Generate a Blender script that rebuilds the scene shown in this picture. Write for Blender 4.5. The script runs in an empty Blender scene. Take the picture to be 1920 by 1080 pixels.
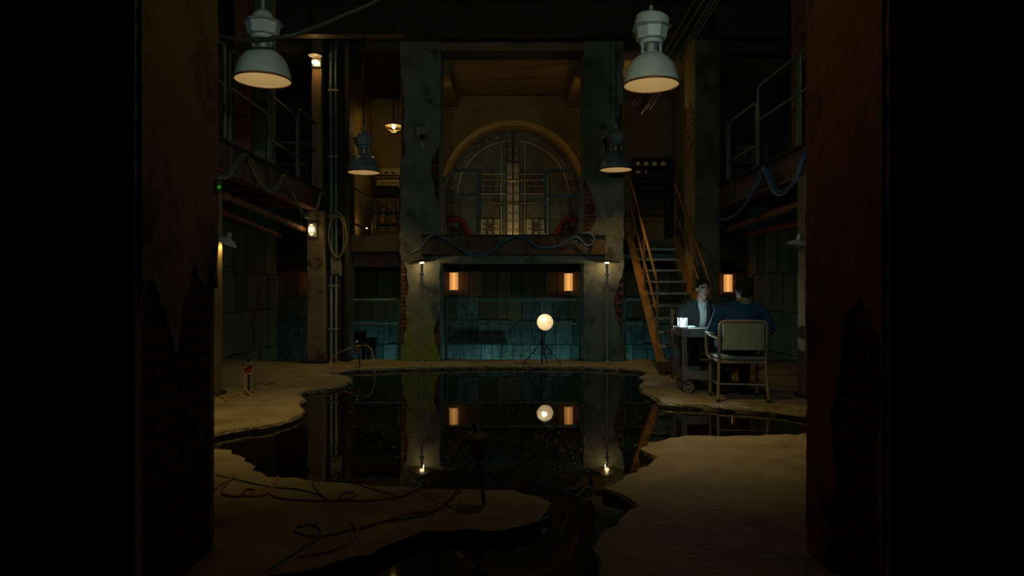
import bpy, bmesh, math, random
from mathutils import Vector, Matrix, noise, Euler

random.seed(7)
SC = bpy.context.scene
COL = SC.collection
PI = math.pi
H, F = 1.12, 1300.0          # camera height (m) and focal length in pixels of a 1920 px wide frame

# ------------------------------------------------------------------ camera, world, exposure
cam_d = bpy.data.cameras.new('camera')
cam = bpy.data.objects.new('camera', cam_d)
COL.objects.link(cam)
cam.location = (0, 0, H)
cam.rotation_euler = (PI / 2, 0, 0)
cam_d.sensor_width = 36.0
cam_d.lens = 36.0 * F / 1920.0
cam_d.clip_start = 0.05
SC.camera = cam

w = bpy.data.worlds.new('world')
SC.world = w
w.use_nodes = True
w.node_tree.nodes['Background'].inputs[0].default_value = (0.45, 0.5, 0.3, 1)
w.node_tree.nodes['Background'].inputs[1].default_value = 0.0012

vs = SC.view_settings
vs.view_transform = 'Standard'
vs.look = 'None'
vs.exposure = 0.0
vs.gamma = 1.0
vs.use_curve_mapping = False


# light powers in one place
PW = dict(pendant=120.0, pendant_far=40.0, pendant_in=0.5, fill=48.0, pole=2.4, vault=4.0, foot=6.0, bay=4.8, bay_right=6.0,
          column=0.7, clip=4.0, pit=12.0, lantern=12.0, work=0.14, mezz=3.0, front=9.5)
WARM = (1.0, 0.66, 0.18)
AMBER = (1.0, 0.52, 0.15)
COOL = (0.66, 0.95, 0.84)
TEAL = (0.16, 0.62, 0.64)


def lamp_light(name, kind, loc, energy, color, parent=None, size=0.03, spot=None, blend=0.4, aim=None):
    d = bpy.data.lights.new(name, kind)
    d.energy = energy
    d.color = color
    if kind in ('POINT', 'SPOT'):
        d.shadow_soft_size = size
    if kind == 'SPOT':
        d.spot_size = spot
        d.spot_blend = blend
    o = bpy.data.objects.new(name, d)
    COL.objects.link(o)
    loc = Vector(loc)
    if aim is not None:
        o.rotation_euler = (Vector(aim) - loc).to_track_quat('-Z', 'Y').to_euler()
    if parent:
        o.parent = parent
        loc = loc - Vector(parent.get('_w', (0, 0, 0))) if '_w' in parent else loc
    o.location = loc
    return o


# ------------------------------------------------------------------ helpers
def P(px, py, d):
    """point of the place that the photograph shows at (px, py), d metres in front of the camera"""
    return Vector(((px - 960.0) * d / F, d, H + (540.0 - py) * d / F))


def G(px, py, z=0.0):
    return P(px, py, (H - z) * F / (py - 540.0))


WL = {}                      # world location of every thing's origin


class MB:
    def __init__(s, T=None):
        s.v, s.f, s.T = [], [], T

    def add(s, vs_, fs_):
        n = len(s.v)
        if s.T is not None:
            vs_ = [s.T @ Vector(p) for p in vs_]
        s.v += [Vector(p) for p in vs_]
        s.f += [tuple(i + n for i in f) for f in fs_]
        return s

    def box(s, x0, x1, y0, y1, z0, z1):
        v = [(x0, y0, z0), (x1, y0, z0), (x1, y1, z0), (x0, y1, z0), (x0, y0, z1), (x1, y0, z1), (x1, y1, z1), (x0, y1, z1)]
        return s.add(v, [(0, 3, 2, 1), (4, 5, 6, 7), (0, 1, 5, 4), (1, 2, 6, 5), (2, 3, 7, 6), (3, 0, 4, 7)])

    def bbox(s, x0, x1, y0, y1, z0, z1, b=0.004):
        """box with chamfered edges"""
        b = min(b, (x1 - x0) * .45, (y1 - y0) * .45, (z1 - z0) * .45)
        bm = bmesh.new()
        bmesh.ops.create_cube(bm, size=1)
        for p in bm.verts:
            p.co = Vector(((x0 + x1) / 2 + p.co.x * (x1 - x0), (y0 + y1) / 2 + p.co.y * (y1 - y0), (z0 + z1) / 2 + p.co.z * (z1 - z0)))
        bmesh.ops.bevel(bm, geom=bm.edges[:], offset=b, segments=1, affect='EDGES')
        bm.verts.index_update()
        s.add([p.co.copy() for p in bm.verts], [[q.index for q in f.verts] for f in bm.faces])
        bm.free()
        return s

    def cone(s, p0, p1, r0, r1=None, n=12, caps=True):
        r1 = r0 if r1 is None else r1
        p0, p1 = Vector(p0), Vector(p1)
        q = (p1 - p0).to_track_quat('Z', 'Y')
        v = []
        for p, r in ((p0, r0), (p1, r1)):
            for i in range(n):
                a = 2 * PI * i / n
                v.append(p + q @ Vector((r * math.cos(a), r * math.sin(a), 0)))
        f = [(i, (i + 1) % n, n + (i + 1) % n, n + i) for i in range(n)]
        if caps:
            f += [tuple(range(n - 1, -1, -1)), tuple(range(n, 2 * n))]
        return s.add(v, f)

    def bar(s, p0, p1, w_, h_, up=(0, 0, 1)):
        """rectangular bar from p0 to p1, w_ across and h_ along up"""
        p0, p1, up = Vector(p0), Vector(p1), Vector(up)
        t = (p1 - p0).normalized()
        a = t.cross(up).normalized() * (w_ / 2)
        b = a.cross(t).normalized() * (h_ / 2)
        v = [p0 - a - b, p0 + a - b, p0 + a + b, p0 - a + b, p1 - a - b, p1 + a - b, p1 + a + b, p1 - a + b]
        return s.add(v, [(0, 1, 2, 3), (7, 6, 5, 4), (0, 4, 5, 1), (1, 5, 6, 2), (2, 6, 7, 3), (3, 7, 4, 0)])

    def tube(s, pts, r, n=8, closed=False):
        pts = [Vector(p) for p in pts]
        m = len(pts)
        v, up = [], Vector((0.13, 0.21, 1)).normalized()
        for i, p in enumerate(pts):
            if closed:
                t = pts[(i + 1) % m] - pts[i - 1]
            else:
                t = pts[min(i + 1, m - 1)] - pts[max(i - 1, 0)]
            t.normalize()
            a = up - t * up.dot(t)
            if a.length < 1e-4:
                a = t.orthogonal()
            a.normalize()
            up = a
            b = t.cross(a)
            rr = r[i] if isinstance(r, (list, tuple)) else r
            for k in range(n):
                an = 2 * PI * k / n
                v.append(p + a * (rr * math.cos(an)) + b * (rr * math.sin(an)))
        f = []
        for i in range(m if closed else m - 1):
            j = (i + 1) % m
            for k in range(n):
                l = (k + 1) % n
                f.append((i * n + k, i * n + l, j * n + l, j * n + k))
        if not closed:
            f += [tuple(range(n - 1, -1, -1)), tuple(range((m - 1) * n, m * n))]
        return s.add(v, f)

    def lathe(s, prof, n=24, M=None, closed=False):
        """prof = [(r, z)]; M places it"""
        M = M or Matrix()
        v, f = [], []
        for r, z in prof:
            for i in range(n):
                a = 2 * PI * i / n
                v.append(M @ Vector((max(r, 1e-4) * math.cos(a), max(r, 1e-4) * math.sin(a), z)))
        m = len(prof)
        for j in range(m if closed else m - 1):
            k = (j + 1) % m
            for i in range(n):
                l = (i + 1) % n
                f.append((j * n + i, j * n + l, k * n + l, k * n + i))
        return s.add(v, f)

    def ball(s, c, rx, ry=None, rz=None, n=14, m=9, R=None):
        ry = rx if ry is None else ry
        rz = rx if rz is None else rz
        c = Vector(c)
        v = []
        for j in range(1, m):
            t = PI * j / m
            for i in range(n):
                a = 2 * PI * i / n
                v.append(Vector((rx * math.sin(t) * math.cos(a), ry * math.sin(t) * math.sin(a), rz * math.cos(t))))
        v += [Vector((0, 0, rz)), Vector((0, 0, -rz))]
        if R is not None:
            v = [R @ p for p in v]
        v = [p + c for p in v]
        f = []
        for j in range(m - 2):
            for i in range(n):
                l = (i + 1) % n
                f.append((j * n + i, (j + 1) * n + i, (j + 1) * n + l, j * n + l))
        T_, B_ = (m - 1) * n, (m - 1) * n + 1
        for i in range(n):
            l = (i + 1) % n
            f.append((T_, i, l))
            f.append((B_, (m - 2) * n + l, (m - 2) * n + i))
        return s.add(v, f)

    def cap(s, p0, p1, r0, r1=None, n=12):
        """tapered capsule (closed pieces that a voxel remesh fuses)"""
        r1 = r0 if r1 is None else r1
        s.cone(p0, p1, r0, r1, n)
        s.ball(p0, r0, n=n, m=8)
        s.ball(p1, r1, n=n, m=8)
        return s

    def prism(s, poly, axis, a, b):
        """2-D polygon extruded along an axis ('x': poly=(y,z), 'y': poly=(x,z), 'z': poly=(x,y)) from a to b"""
        def q(p, t):
            return {'x': (t, p[0], p[1]), 'y': (p[0], t, p[1]), 'z': (p[0], p[1], t)}[axis]
        n = len(poly)
        v = [q(p, a) for p in poly] + [q(p, b) for p in poly]
        f = [tuple(range(n)), tuple(range(2 * n - 1, n - 1, -1))] + [(i, n + i, n + (i + 1) % n, (i + 1) % n) for i in range(n)]
        return s.add(v, f)

    def build(s, name, mat=None, parent=None, smooth=False, loc=None):
        me = bpy.data.meshes.new(name)
        if parent is not None:
            off = WL[parent.name]
        else:
            if loc is None:
                xs = [p.x for p in s.v]; ys = [p.y for p in s.v]; zs = [p.z for p in s.v]
                loc = ((min(xs) + max(xs)) / 2, (min(ys) + max(ys)) / 2, min(zs))
            off = Vector(loc)
        me.from_pydata([tuple(p - off) for p in s.v], [], s.f)
        bm = bmesh.new(); bm.from_mesh(me)
        bmesh.ops.recalc_face_normals(bm, faces=bm.faces[:])
        bm.to_mesh(me); bm.free()
        if mat is not None:
            me.materials.append(mat)
        o = bpy.data.objects.new(name, me)
        COL.objects.link(o)
        if smooth:
            smooth_by_angle(me, smooth if not isinstance(smooth, bool) else 40)
        if parent is not None:
            o.parent = parent
        else:
            o.location = off
        WL[o.name] = off
        return o


def smooth_by_angle(me, deg=40):
    for p in me.polygons:
        p.use_smooth = True
    try:
        me.set_sharp_from_angle(angle=math.radians(deg))
    except Exception:
        pass


def tag(o, label=None, cat=None, group=None, kind=None):
    if label: o['label'] = label
    if cat: o['category'] = cat
    if group: o['group'] = group
    if kind: o['kind'] = kind
    return o


def thing(name, loc, label, cat, group=None):
    o = bpy.data.objects.new(name, None)
    o.empty_display_size = 0.1
    COL.objects.link(o)
    o.location = loc
    WL[o.name] = Vector(loc)
    return tag(o, label, cat, group)


def child_light(parent, name, kind, loc, energy, color, size=0.03, spot=None, blend=0.4, aim=None):
    o = lamp_light(name, kind, loc, energy, color, None, size, spot, blend, aim)
    o.parent = parent
    o.location = Vector(loc) - WL[parent.name]
    return o


def copy_tree(o, loc=None, parent=None):
    c = o.copy()
    COL.objects.link(c)
    c.parent = parent
    if loc is not None:
        c.location = loc
    WL[c.name] = Vector(loc) if loc is not None else WL.get(o.name, Vector())
    for ch in list(o.children):
        copy_tree(ch, None, c)
    return c


def inst(name, me, parent, pos, scale=(1, 1, 1), rot=(0, 0, 0)):
    o = bpy.data.objects.new(name, me)
    COL.objects.link(o)
    o.parent = parent
    o.location = Vector(pos) - WL[parent.name]
    o.scale = scale
    o.rotation_euler = rot
    return o


def unit_block(name, mat, b=0.06):
    """unit cube mesh with chamfered front edges, shared by bricks, panels and planks"""
    m = MB().bbox(-.5, .5, -.5, .5, -.5, .5, b)
    me = bpy.data.meshes.new(name)
    me.from_pydata([tuple(p) for p in m.v], [], m.f)
    me.materials.append(mat)
    return me


def spline(pts, k=8):
    """Catmull-Rom through pts"""
    pts = [Vector(p) for p in pts]
    q = [pts[0] * 2 - pts[1]] + pts + [pts[-1] * 2 - pts[-2]]
    out = []
    for i in range(1, len(q) - 2):
        a, b, c, d = q[i - 1], q[i], q[i + 1], q[i + 2]
        for j in range(k):
            t = j / k
            out.append(0.5 * ((2 * b) + (c - a) * t + (2 * a - 5 * b + 4 * c - d) * t * t + (3 * b - a - 3 * c + d) * t ** 3))
    out.append(pts[-1])
    return out


def ragged(poly, step=0.06, amp=0.02, seed=1, closed=True):
    """subdivide a 2-D outline and jitter it like a broken edge"""
    rnd = random.Random(seed)
    out = []
    n = len(poly)
    for i in range(n if closed else n - 1):
        a, b = Vector(poly[i]).to_2d(), Vector(poly[(i + 1) % n]).to_2d()
        L = (b - a).length
        k = max(1, int(L / step))
        nrm = Vector((-(b - a).y, (b - a).x)) / max(L, 1e-6)
        for j in range(k):
            p = a.lerp(b, j / k)
            if 0 < j or True:
                p = p + nrm * rnd.uniform(-amp, amp)
            out.append((p.x, p.y))
    if not closed:
        out.append(tuple(poly[-1][:2]))
    return out


# ------------------------------------------------------------------ materials
def mat(name, c1, c2=None, scale=6.0, rough=0.7, metal=0.0, bump=0.15, bscale=None, rnd=0.0, detail=6.0,
        lo=0.35, hi=0.65, spec=0.4, rough2=None, c3=None, s3=1.5, lo3=0.52, hi3=0.64, stretch=None, emit=None, estr=0.0):
    m = bpy.data.materials.new(name)
    m.use_nodes = True
    nt = m.node_tree
    N, L = nt.nodes, nt.links
    b = N['Principled BSDF']
    b.inputs['Roughness'].default_value = rough
    b.inputs['Metallic'].default_value = metal
    b.inputs['Specular IOR Level'].default_value = spec
    b.inputs['Base Color'].default_value = (*c1, 1)
    tc = N.new('ShaderNodeTexCoord')
    vec = tc.outputs['Object']
    if stretch:
        mp = N.new('ShaderNodeMapping'); mp.inputs['Scale'].default_value = stretch
        L.new(vec, mp.inputs[0]); vec = mp.outputs[0]
    if rnd:
        oi = N.new('ShaderNodeObjectInfo')
        va = N.new('ShaderNodeVectorMath'); va.operation = 'MULTIPLY_ADD'
        cx = N.new('ShaderNodeCombineXYZ')
        for i in range(3):
            L.new(oi.outputs['Random'], cx.inputs[i])
        va.inputs[1].default_value = (37, 51, 23)
        L.new(cx.outputs[0], va.inputs[0]); L.new(vec, va.inputs[2])
        vec = va.outputs[0]
    if c2:
        no = N.new('ShaderNodeTexNoise'); no.inputs['Scale'].default_value = scale; no.inputs['Detail'].default_value = detail
        no.inputs['Roughness'].default_value = 0.62
        L.new(vec, no.inputs['Vector'])
        mr = N.new('ShaderNodeMapRange'); mr.inputs['From Min'].default_value = lo; mr.inputs['From Max'].default_value = hi
        L.new(no.outputs['Fac'], mr.inputs[0])
        mx = N.new('ShaderNodeMix'); mx.data_type = 'RGBA'
        mx.inputs['A'].default_value = (*c1, 1); mx.inputs['B'].default_value = (*c2, 1)
        L.new(mr.outputs[0], mx.inputs['Factor'])
        out = mx.outputs['Result']
        if rough2 is not None:
            rr = N.new('ShaderNodeMapRange'); rr.inputs['To Min'].default_value = rough; rr.inputs['To Max'].default_value = rough2
            L.new(mr.outputs[0], rr.inputs[0]); L.new(rr.outputs[0], b.inputs['Roughness'])
        if c3:
            n3 = N.new('ShaderNodeTexNoise'); n3.inputs['Scale'].default_value = s3; n3.inputs['Detail'].default_value = 7
            n3.inputs['Roughness'].default_value = 0.65
            L.new(vec, n3.inputs['Vector'])
            m3 = N.new('ShaderNodeMapRange'); m3.inputs['From Min'].default_value = lo3; m3.inputs['From Max'].default_value = hi3
            L.new(n3.outputs['Fac'], m3.inputs[0])
            x3 = N.new('ShaderNodeMix'); x3.data_type = 'RGBA'; x3.inputs['B'].default_value = (*c3, 1)
            L.new(m3.outputs[0], x3.inputs['Factor']); L.new(out, x3.inputs['A'])
            out = x3.outputs['Result']
        if rnd:
            hv = N.new('ShaderNodeHueSaturation')
            mv = N.new('ShaderNodeMapRange'); mv.inputs['To Min'].default_value = 1 - rnd; mv.inputs['To Max'].default_value = 1 + rnd
            L.new(oi.outputs['Random'], mv.inputs[0]); L.new(mv.outputs[0], hv.inputs['Value'])
            L.new(out, hv.inputs['Color']); out = hv.outputs['Color']
        L.new(out, b.inputs['Base Color'])
    if bump:
        nb = N.new('ShaderNodeTexNoise'); nb.inputs['Scale'].default_value = bscale or scale * 3; nb.inputs['Detail'].default_value = 6
        L.new(vec, nb.inputs['Vector'])
        bp = N.new('ShaderNodeBump'); bp.inputs['Strength'].default_value = bump; bp.inputs['Distance'].default_value = 0.02
        L.new(nb.outputs['Fac'], bp.inputs['Height']); L.new(bp.outputs[0], b.inputs['Normal'])
    if emit:
        b.inputs['Emission Color'].default_value = (*emit, 1)
        b.inputs['Emission Strength'].default_value = estr
    return m


M = {}
M['concrete'] = mat('concrete_floor', (.27, .235, .165), (.18, .15, .10), 3.2, .75, 0, .45, 22, c3=(.11, .09, .06), s3=1.1, lo3=.5, hi3=.7)
M['broken'] = mat('broken_concrete', (.22, .185, .12), (.07, .06, .04), 22, .35, 0, 1.0, 60, spec=.7)
M['plaster'] = mat('pillar_plaster', (.17, .18, .16), (.09, .105, .09), 2.4, .85, 0, .35, 18, c3=(.05, .055, .045), s3=3.0)
M['plaster_dark'] = mat('dark_plaster', (.22, .17, .10), (.13, .10, .06), 2.0, .85, 0, .5, 14, c3=(.03, .022, .015), s3=2.3)
M['plaster_red'] = mat('red_plaster', (.24, .09, .04), (.15, .055, .025), 2.0, .85, 0, .5, 14, c3=(.04, .016, .01), s3=2.3)
M['brick'] = mat('red_brick', (.20, .06, .035), (.10, .035, .022), 9, .9, 0, .6, 30, rnd=.45)
M['mortar'] = mat('mortar', (.05, .04, .032), (.03, .024, .02), 9, .95, 0, .5, 30)
M['wall_dark'] = mat('dark_wall', (.11, .10, .06), (.07, .062, .038), 1.6, .85, 0, .3, 10, c3=(.025, .022, .016), s3=.8)
M['wall_ochre'] = mat('ochre_wall', (.31, .225, .095), (.22, .155, .062), 1.8, .8, 0, .2, 10, c3=(.17, .115, .05), s3=1.2)
M['ceiling'] = mat('dark_ceiling', (.05, .045, .035), (.03, .028, .022), 2, .9, 0, .2)
M['soffit'] = mat('soffit_plaster', (.24, .17, .08), (.15, .105, .05), 2.5, .7, 0, .2, 9, c3=(.10, .07, .035), s3=1.3, stretch=(.6, 2.2, 1))
M['panel'] = mat('wall_panel', (.17, .17, .15), (.10, .10, .085), 5, .75, 0, .35, 16, rnd=.4, c3=(.05, .045, .035), s3=3)
M['panel_wood'] = mat('wood_panel', (.20, .10, .04), (.12, .06, .024), 5, .8, 0, .4, 24, rnd=.4, stretch=(4, 4, .7))
M['steel'] = mat('rusty_steel', (.10, .085, .06), (.12, .055, .025), 4, .6, .5, .2, 20, rough2=.85)
M['steel_dark'] = mat('dark_steel', (.035, .04, .036), (.05, .03, .018), 5, .55, .5, .15, 20, rough2=.8)
M['steel_red'] = mat('red_steel', (.22, .085, .03), (.13, .05, .02), 5, .7, .2, .2, 20)
M['rail'] = mat('rail_paint', (.10, .13, .085), (.06, .07, .04), 8, .45, .3, .1, 30)
M['rail_teal'] = mat('teal_rail_paint', (.08, .16, .15), (.05, .08, .075), 8, .5, .3, .1, 30)
M['stair'] = mat('stair_paint', (.30, .13, .035), (.19, .085, .028), 6, .6, .2, .15, 25, c3=(.09, .05, .02), s3=3)
M['tread'] = mat('stair_tread', (.30, .22, .13), (.16, .12, .075), 9, .5, .3, .2, 40)
M['enamel'] = mat('lamp_enamel', (.42, .45, .42), (.34, .36, .33), 4, .35, .1, .04, 30, c3=(.24, .22, .17), s3=5, lo3=.55, hi3=.75)
M['enamel_blue'] = mat('lamp_enamel_blue', (.20, .27, .30), (.15, .20, .22), 4, .35, .1, .04, 30, c3=(.12, .12, .10), s3=5)
M['lamp_inside'] = mat('lamp_inside', (.72, .62, .45), None, rough=.6, bump=0)
M['galv'] = mat('galvanised_metal', (.36, .38, .36), (.24, .26, .25), 7, .45, .6, .1, 30, c3=(.20, .13, .07), s3=4, lo3=.58, hi3=.72)
M['brass'] = mat('brass', (.45, .30, .11), (.30, .19, .07), 10, .35, .8, .1)
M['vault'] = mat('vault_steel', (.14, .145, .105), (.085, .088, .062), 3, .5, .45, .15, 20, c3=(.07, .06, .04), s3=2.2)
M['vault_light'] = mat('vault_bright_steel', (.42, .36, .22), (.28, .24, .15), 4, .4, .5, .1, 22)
M['vault_rim'] = mat('vault_rim', (.50, .33, .10), (.40, .26, .08), 3, .6, .2, .12, 16)
M['red_paint'] = mat('red_paint', (.20, .022, .014), (.10, .016, .01), 16, .6, 0, .15)
M['black'] = mat('black_rubber', (.012, .012, .012), (.02, .02, .018), 8, .6, 0, .1)
M['black_metal'] = mat('black_metal', (.02, .02, .02), (.03, .025, .02), 8, .45, .5, .1)
M['hose'] = mat('blue_hose', (.05, .15, .26), (.035, .09, .16), 12, .5, 0, .1)
M['cable_olive'] = mat('olive_cable', (.16, .13, .05), (.09, .075, .03), 14, .6, 0, .1)
M['cable_green'] = mat('green_cable', (.06, .14, .08), (.04, .09, .05), 14, .6, 0, .1)
M['cable_pale'] = mat('pale_cable', (.30, .25, .17), (.22, .18, .12), 14, .6, 0, .1)
M['cable_yellow'] = mat('yellow_cable', (.50, .32, .05), (.38, .24, .04), 14, .5, 0, .1)
M['cable_orange'] = mat('orange_cable', (.50, .17, .06), (.38, .12, .05), 14, .5, 0, .1)
M['cable_black'] = mat('black_cable', (.012, .012, .010), (.02, .018, .015), 14, .6, 0, .1)
M['white_plastic'] = mat('camera_plastic', (.40, .42, .38), (.32, .33, .30), 8, .5, 0, .05)
M['cart'] = mat('cart_steel', (.26, .29, .29), (.18, .19, .18), 9, .45, .5, .12, 30, c3=(.17, .10, .05), s3=5, lo3=.56, hi3=.7)
M['chair_metal'] = mat('chair_metal', (.33, .26, .20), (.25, .20, .15), 12, .45, .3, .06)
M['chair_pad'] = mat('chair_vinyl', (.24, .29, .23), (.20, .24, .185), 10, .6, 0, .08, 60)
M['wood_chair'] = mat('chair_wood', (.20, .08, .03), (.13, .05, .02), 9, .55, 0, .1, stretch=(5, 5, 1))
M['skin'] = mat('skin', (.50, .36, .27), (.44, .30, .22), 20, .55, 0, .05, 90)
M['lips'] = mat('lips', (.36, .17, .14), (.30, .14, .12), 20, .5, 0, .05)
M['hair'] = mat('dark_hair', (.018, .013, .009), (.008, .006, .005), 60, .5, 0, .8, 120)
M['jacket_green'] = mat('dark_jacket', (.030, .045, .038), (.022, .033, .028), 30, .85, 0, .15, 160)
M['jacket_navy'] = mat('navy_jacket', (.014, .065, .17), (.011, .05, .13), 30, .85, 0, .15, 160)
M['shirt'] = mat('pale_shirt', (.52, .58, .58), (.46, .52, .52), 25, .8, 0, .1, 90)
M['collar'] = mat('tan_collar', (.28, .21, .12), (.22, .16, .09), 25, .85, 0, .1, 90)
M['trousers'] = mat('dark_trousers', (.022, .022, .024), (.015, .015, .017), 25, .9, 0, .15, 120)
M['shoe'] = mat('black_leather', (.02, .018, .016), (.014, .012, .011), 15, .35, 0, .05)
M['eye'] = mat('eye', (.6, .6, .58), None, rough=.2, bump=0)
M['iris'] = mat('iris', (.03, .025, .02), None, rough=.2, bump=0)
M['amber_glass'] = mat('amber_jar_glass', (.42, .22, .06), (.30, .15, .04), 14, .15, 0, .05, spec=.7)
M['jar_lid'] = mat('jar_lid', (.55, .42, .22), (.42, .32, .17), 12, .4, .3, .05)
M['cream_panel'] = mat('cream_enamel', (.55, .43, .22), (.45, .35, .18), 6, .5, .1, .08)
M['dial'] = mat('dial_face', (.60, .52, .36), None, rough=.25, bump=0)
M['wood_post'] = mat('wood_post', (.22, .15, .06), (.14, .095, .04), 5, .75, 0, .3, 30, stretch=(5, 5, .6))
M['bracket_red'] = mat('red_insulator', (.45, .03, .015), (.32, .02, .012), 8, .35, 0, .05)
M['beige_plastic'] = mat('beige_plastic', (.42, .34, .20), (.34, .27, .16), 8, .5, 0, .05)
M['mushroom'] = mat('dull_bronze', (.12, .09, .05), (.08, .06, .035), 8, .5, .4, .1)


def emis(name, col, st):
    m = bpy.data.materials.new(name)
    m.use_nodes = True
    b = m.node_tree.nodes['Principled BSDF']
    b.inputs['Base Color'].default_value = (.3, .3, .3, 1)
    b.inputs['Emission Color'].default_value = (*col, 1)
    b.inputs['Emission Strength'].default_value = st
    return m


M['bulb'] = emis('warm_bulb', (1.0, .70, .34), 10.0)
M['brick_ochre'] = mat('painted_brick', (.30, .19, .07), (.20, .12, .045), 9, .85, 0, .6, 30, rnd=.3)
M['fixture'] = emis('pole_lamp_bulb', (1.0, .72, .38), 5.0)
M['bulb_soft'] = emis('soft_bulb', (1.0, .74, .40), 1.6)
M['bulb_work'] = emis('work_bulb', (1.0, .85, .62), 9.0)
M['bulb_cold'] = emis('cold_bulb', (.80, .92, 1.0), 12.0)
M['pit_tube'] = emis('teal_tube', TEAL, 2.0)
M['pilot'] = emis('pilot_glow', (1.0, .62, .35), 3.0)
M['green_spill'] = emis('green_glow', (.03, .8, .06), 0.22)


def sconce_mat():
    """thin amber glass: lets the bright core inside show and glows a little itself"""
    m = bpy.data.materials.new('sconce_glass')
    m.use_nodes = True
    nt = m.node_tree; N, L = nt.nodes, nt.links
    b = N['Principled BSDF']
    b.inputs['Base Color'].default_value = (.5, .3, .13, 1)
    b.inputs['Roughness'].default_value = .35
    b.inputs['Emission Color'].default_value = (1.0, .55, .19, 1)
    b.inputs['Emission Strength'].default_value = .55
    t = N.new('ShaderNodeBsdfTransparent'); t.inputs[0].default_value = (1.0, .80, .50, 1)
    x = N.new('ShaderNodeMixShader'); x.inputs[0].default_value = .5
    L.new(t.outputs[0], x.inputs[1]); L.new(b.outputs[0], x.inputs[2])
    L.new(x.outputs[0], N['Material Output'].inputs[0])
    return m


M['sconce'] = sconce_mat()
M['sconce_core'] = emis('sconce_core', (1.0, .74, .38), 1.7)


def glass_mat(name, tint, mixf=.12):
    m = bpy.data.materials.new(name)
    m.use_nodes = True
    nt = m.node_tree; N, L = nt.nodes, nt.links
    N.remove(N['Principled BSDF'])
    t = N.new('ShaderNodeBsdfTransparent'); t.inputs[0].default_value = (*tint, 1)
    g = N.new('ShaderNodeBsdfGlossy'); g.inputs['Roughness'].default_value = .05
    x = N.new('ShaderNodeMixShader'); x.inputs[0].default_value = mixf
    L.new(t.outputs[0], x.inputs[1]); L.new(g.outputs[0], x.inputs[2])
    L.new(x.outputs[0], N['Material Output'].inputs[0])
    return m


M['glass'] = glass_mat('clear_glass', (.92, .96, .97))


def water_mat():
    m = bpy.data.materials.new('dark_water')
    m.use_nodes = True
    nt = m.node_tree; N, L = nt.nodes, nt.links
    b = N['Principled BSDF']
    b.inputs['Base Color'].default_value = (.004, .0035, .002, 1)
    b.inputs['Roughness'].default_value = .025
    b.inputs['IOR'].default_value = 1.4
    tc = N.new('ShaderNodeTexCoord')
    n1 = N.new('ShaderNodeTexNoise'); n1.inputs['Scale'].default_value = 1.1; n1.inputs['Detail'].default_value = 2
    n2 = N.new('ShaderNodeTexNoise'); n2.inputs['Scale'].default_value = 26; n2.inputs['Detail'].default_value = 3
    n3 = N.new('ShaderNodeTexNoise'); n3.inputs['Scale'].default_value = .9; n3.inputs['Detail'].default_value = 4
    for n in (n1, n2, n3):
        L.new(tc.outputs['Object'], n.inputs['Vector'])
    mr = N.new('ShaderNodeMapRange'); mr.inputs['From Min'].default_value = .56; mr.inputs['From Max'].default_value = .66
    L.new(n3.outputs['Fac'], mr.inputs[0])
    mu = N.new('ShaderNodeMath'); mu.operation = 'MULTIPLY'
    L.new(n2.outputs['Fac'], mu.inputs[0]); L.new(mr.outputs[0], mu.inputs[1])
    b1 = N.new('ShaderNodeBump'); b1.inputs['Strength'].default_value = .05; b1.inputs['Distance'].default_value = .02
    b2 = N.new('ShaderNodeBump'); b2.inputs['Strength'].default_value = .22; b2.inputs['Distance'].default_value = .004
    L.new(n1.outputs['Fac'], b1.inputs['Height'])
    L.new(mu.outputs[0], b2.inputs['Height']); L.new(b1.outputs[0], b2.inputs['Normal'])
    L.new(b2.outputs[0], b.inputs['Normal'])
    return m


M['water'] = water_mat()


def moss_plaster():
    """pillar plaster with a climbing patch of moss (its own ragged shape)"""
    m = mat('mossy_plaster', (.17, .18, .16), (.09, .105, .09), 2.4, .85, 0, .35, 18, c3=(.05, .055, .045), s3=3.0)
    nt = m.node_tree; N, L = nt.nodes, nt.links
    b = N['Principled BSDF']
    src = b.inputs['Base Color'].links[0].from_socket
    tc = N.new('ShaderNodeTexCoord')
    sp = N.new('ShaderNodeSeparateXYZ'); L.new(tc.outputs['Object'], sp.inputs[0])
    no = N.new('ShaderNodeTexNoise'); no.inputs['Scale'].default_value = 7; no.inputs['Detail'].default_value = 9; no.inputs['Roughness'].default_value = .7
    L.new(tc.outputs['Object'], no.inputs['Vector'])
    h = N.new('ShaderNodeMapRange'); h.inputs['From Min'].default_value = 0.0; h.inputs['From Max'].default_value = 1.6
    h.inputs['To Min'].default_value = .42; h.inputs['To Max'].default_value = -.05
    L.new(sp.outputs['Z'], h.inputs[0])
    ad = N.new('ShaderNodeMath'); ad.operation = 'ADD'; L.new(h.outputs[0], ad.inputs[0]); L.new(no.outputs['Fac'], ad.inputs[1])
    mr = N.new('ShaderNodeMapRange'); mr.inputs['From Min'].default_value = .66; mr.inputs['From Max'].default_value = .92
    L.new(ad.outputs[0], mr.inputs[0])
    mx = N.new('ShaderNodeMix'); mx.data_type = 'RGBA'; mx.inputs['B'].default_value = (.17, .23, .022, 1)
    L.new(mr.outputs[0], mx.inputs['Factor']); L.new(src, mx.inputs['A'])
    L.new(mx.outputs['Result'], b.inputs['Base Color'])
    return m


M['moss'] = moss_plaster()
BRICK_ME = unit_block('brick', M['brick'], .05)
M['brick_shaded'] = mat('shaded_brick', (.07, .032, .02), (.035, .018, .012), 9, .9, 0, .6, 30, rnd=.4)  # darker brick copy, shade of the foreground walls put into its colour
BRICK_SHADED = unit_block('brick', M['brick_shaded'], .05)
BRICK_OCHRE = unit_block('brick', M['brick_ochre'], .05)
PANEL_ME = [unit_block('panel', M['panel'], .012), unit_block('panel', M['panel_wood'], .012)]

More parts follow.
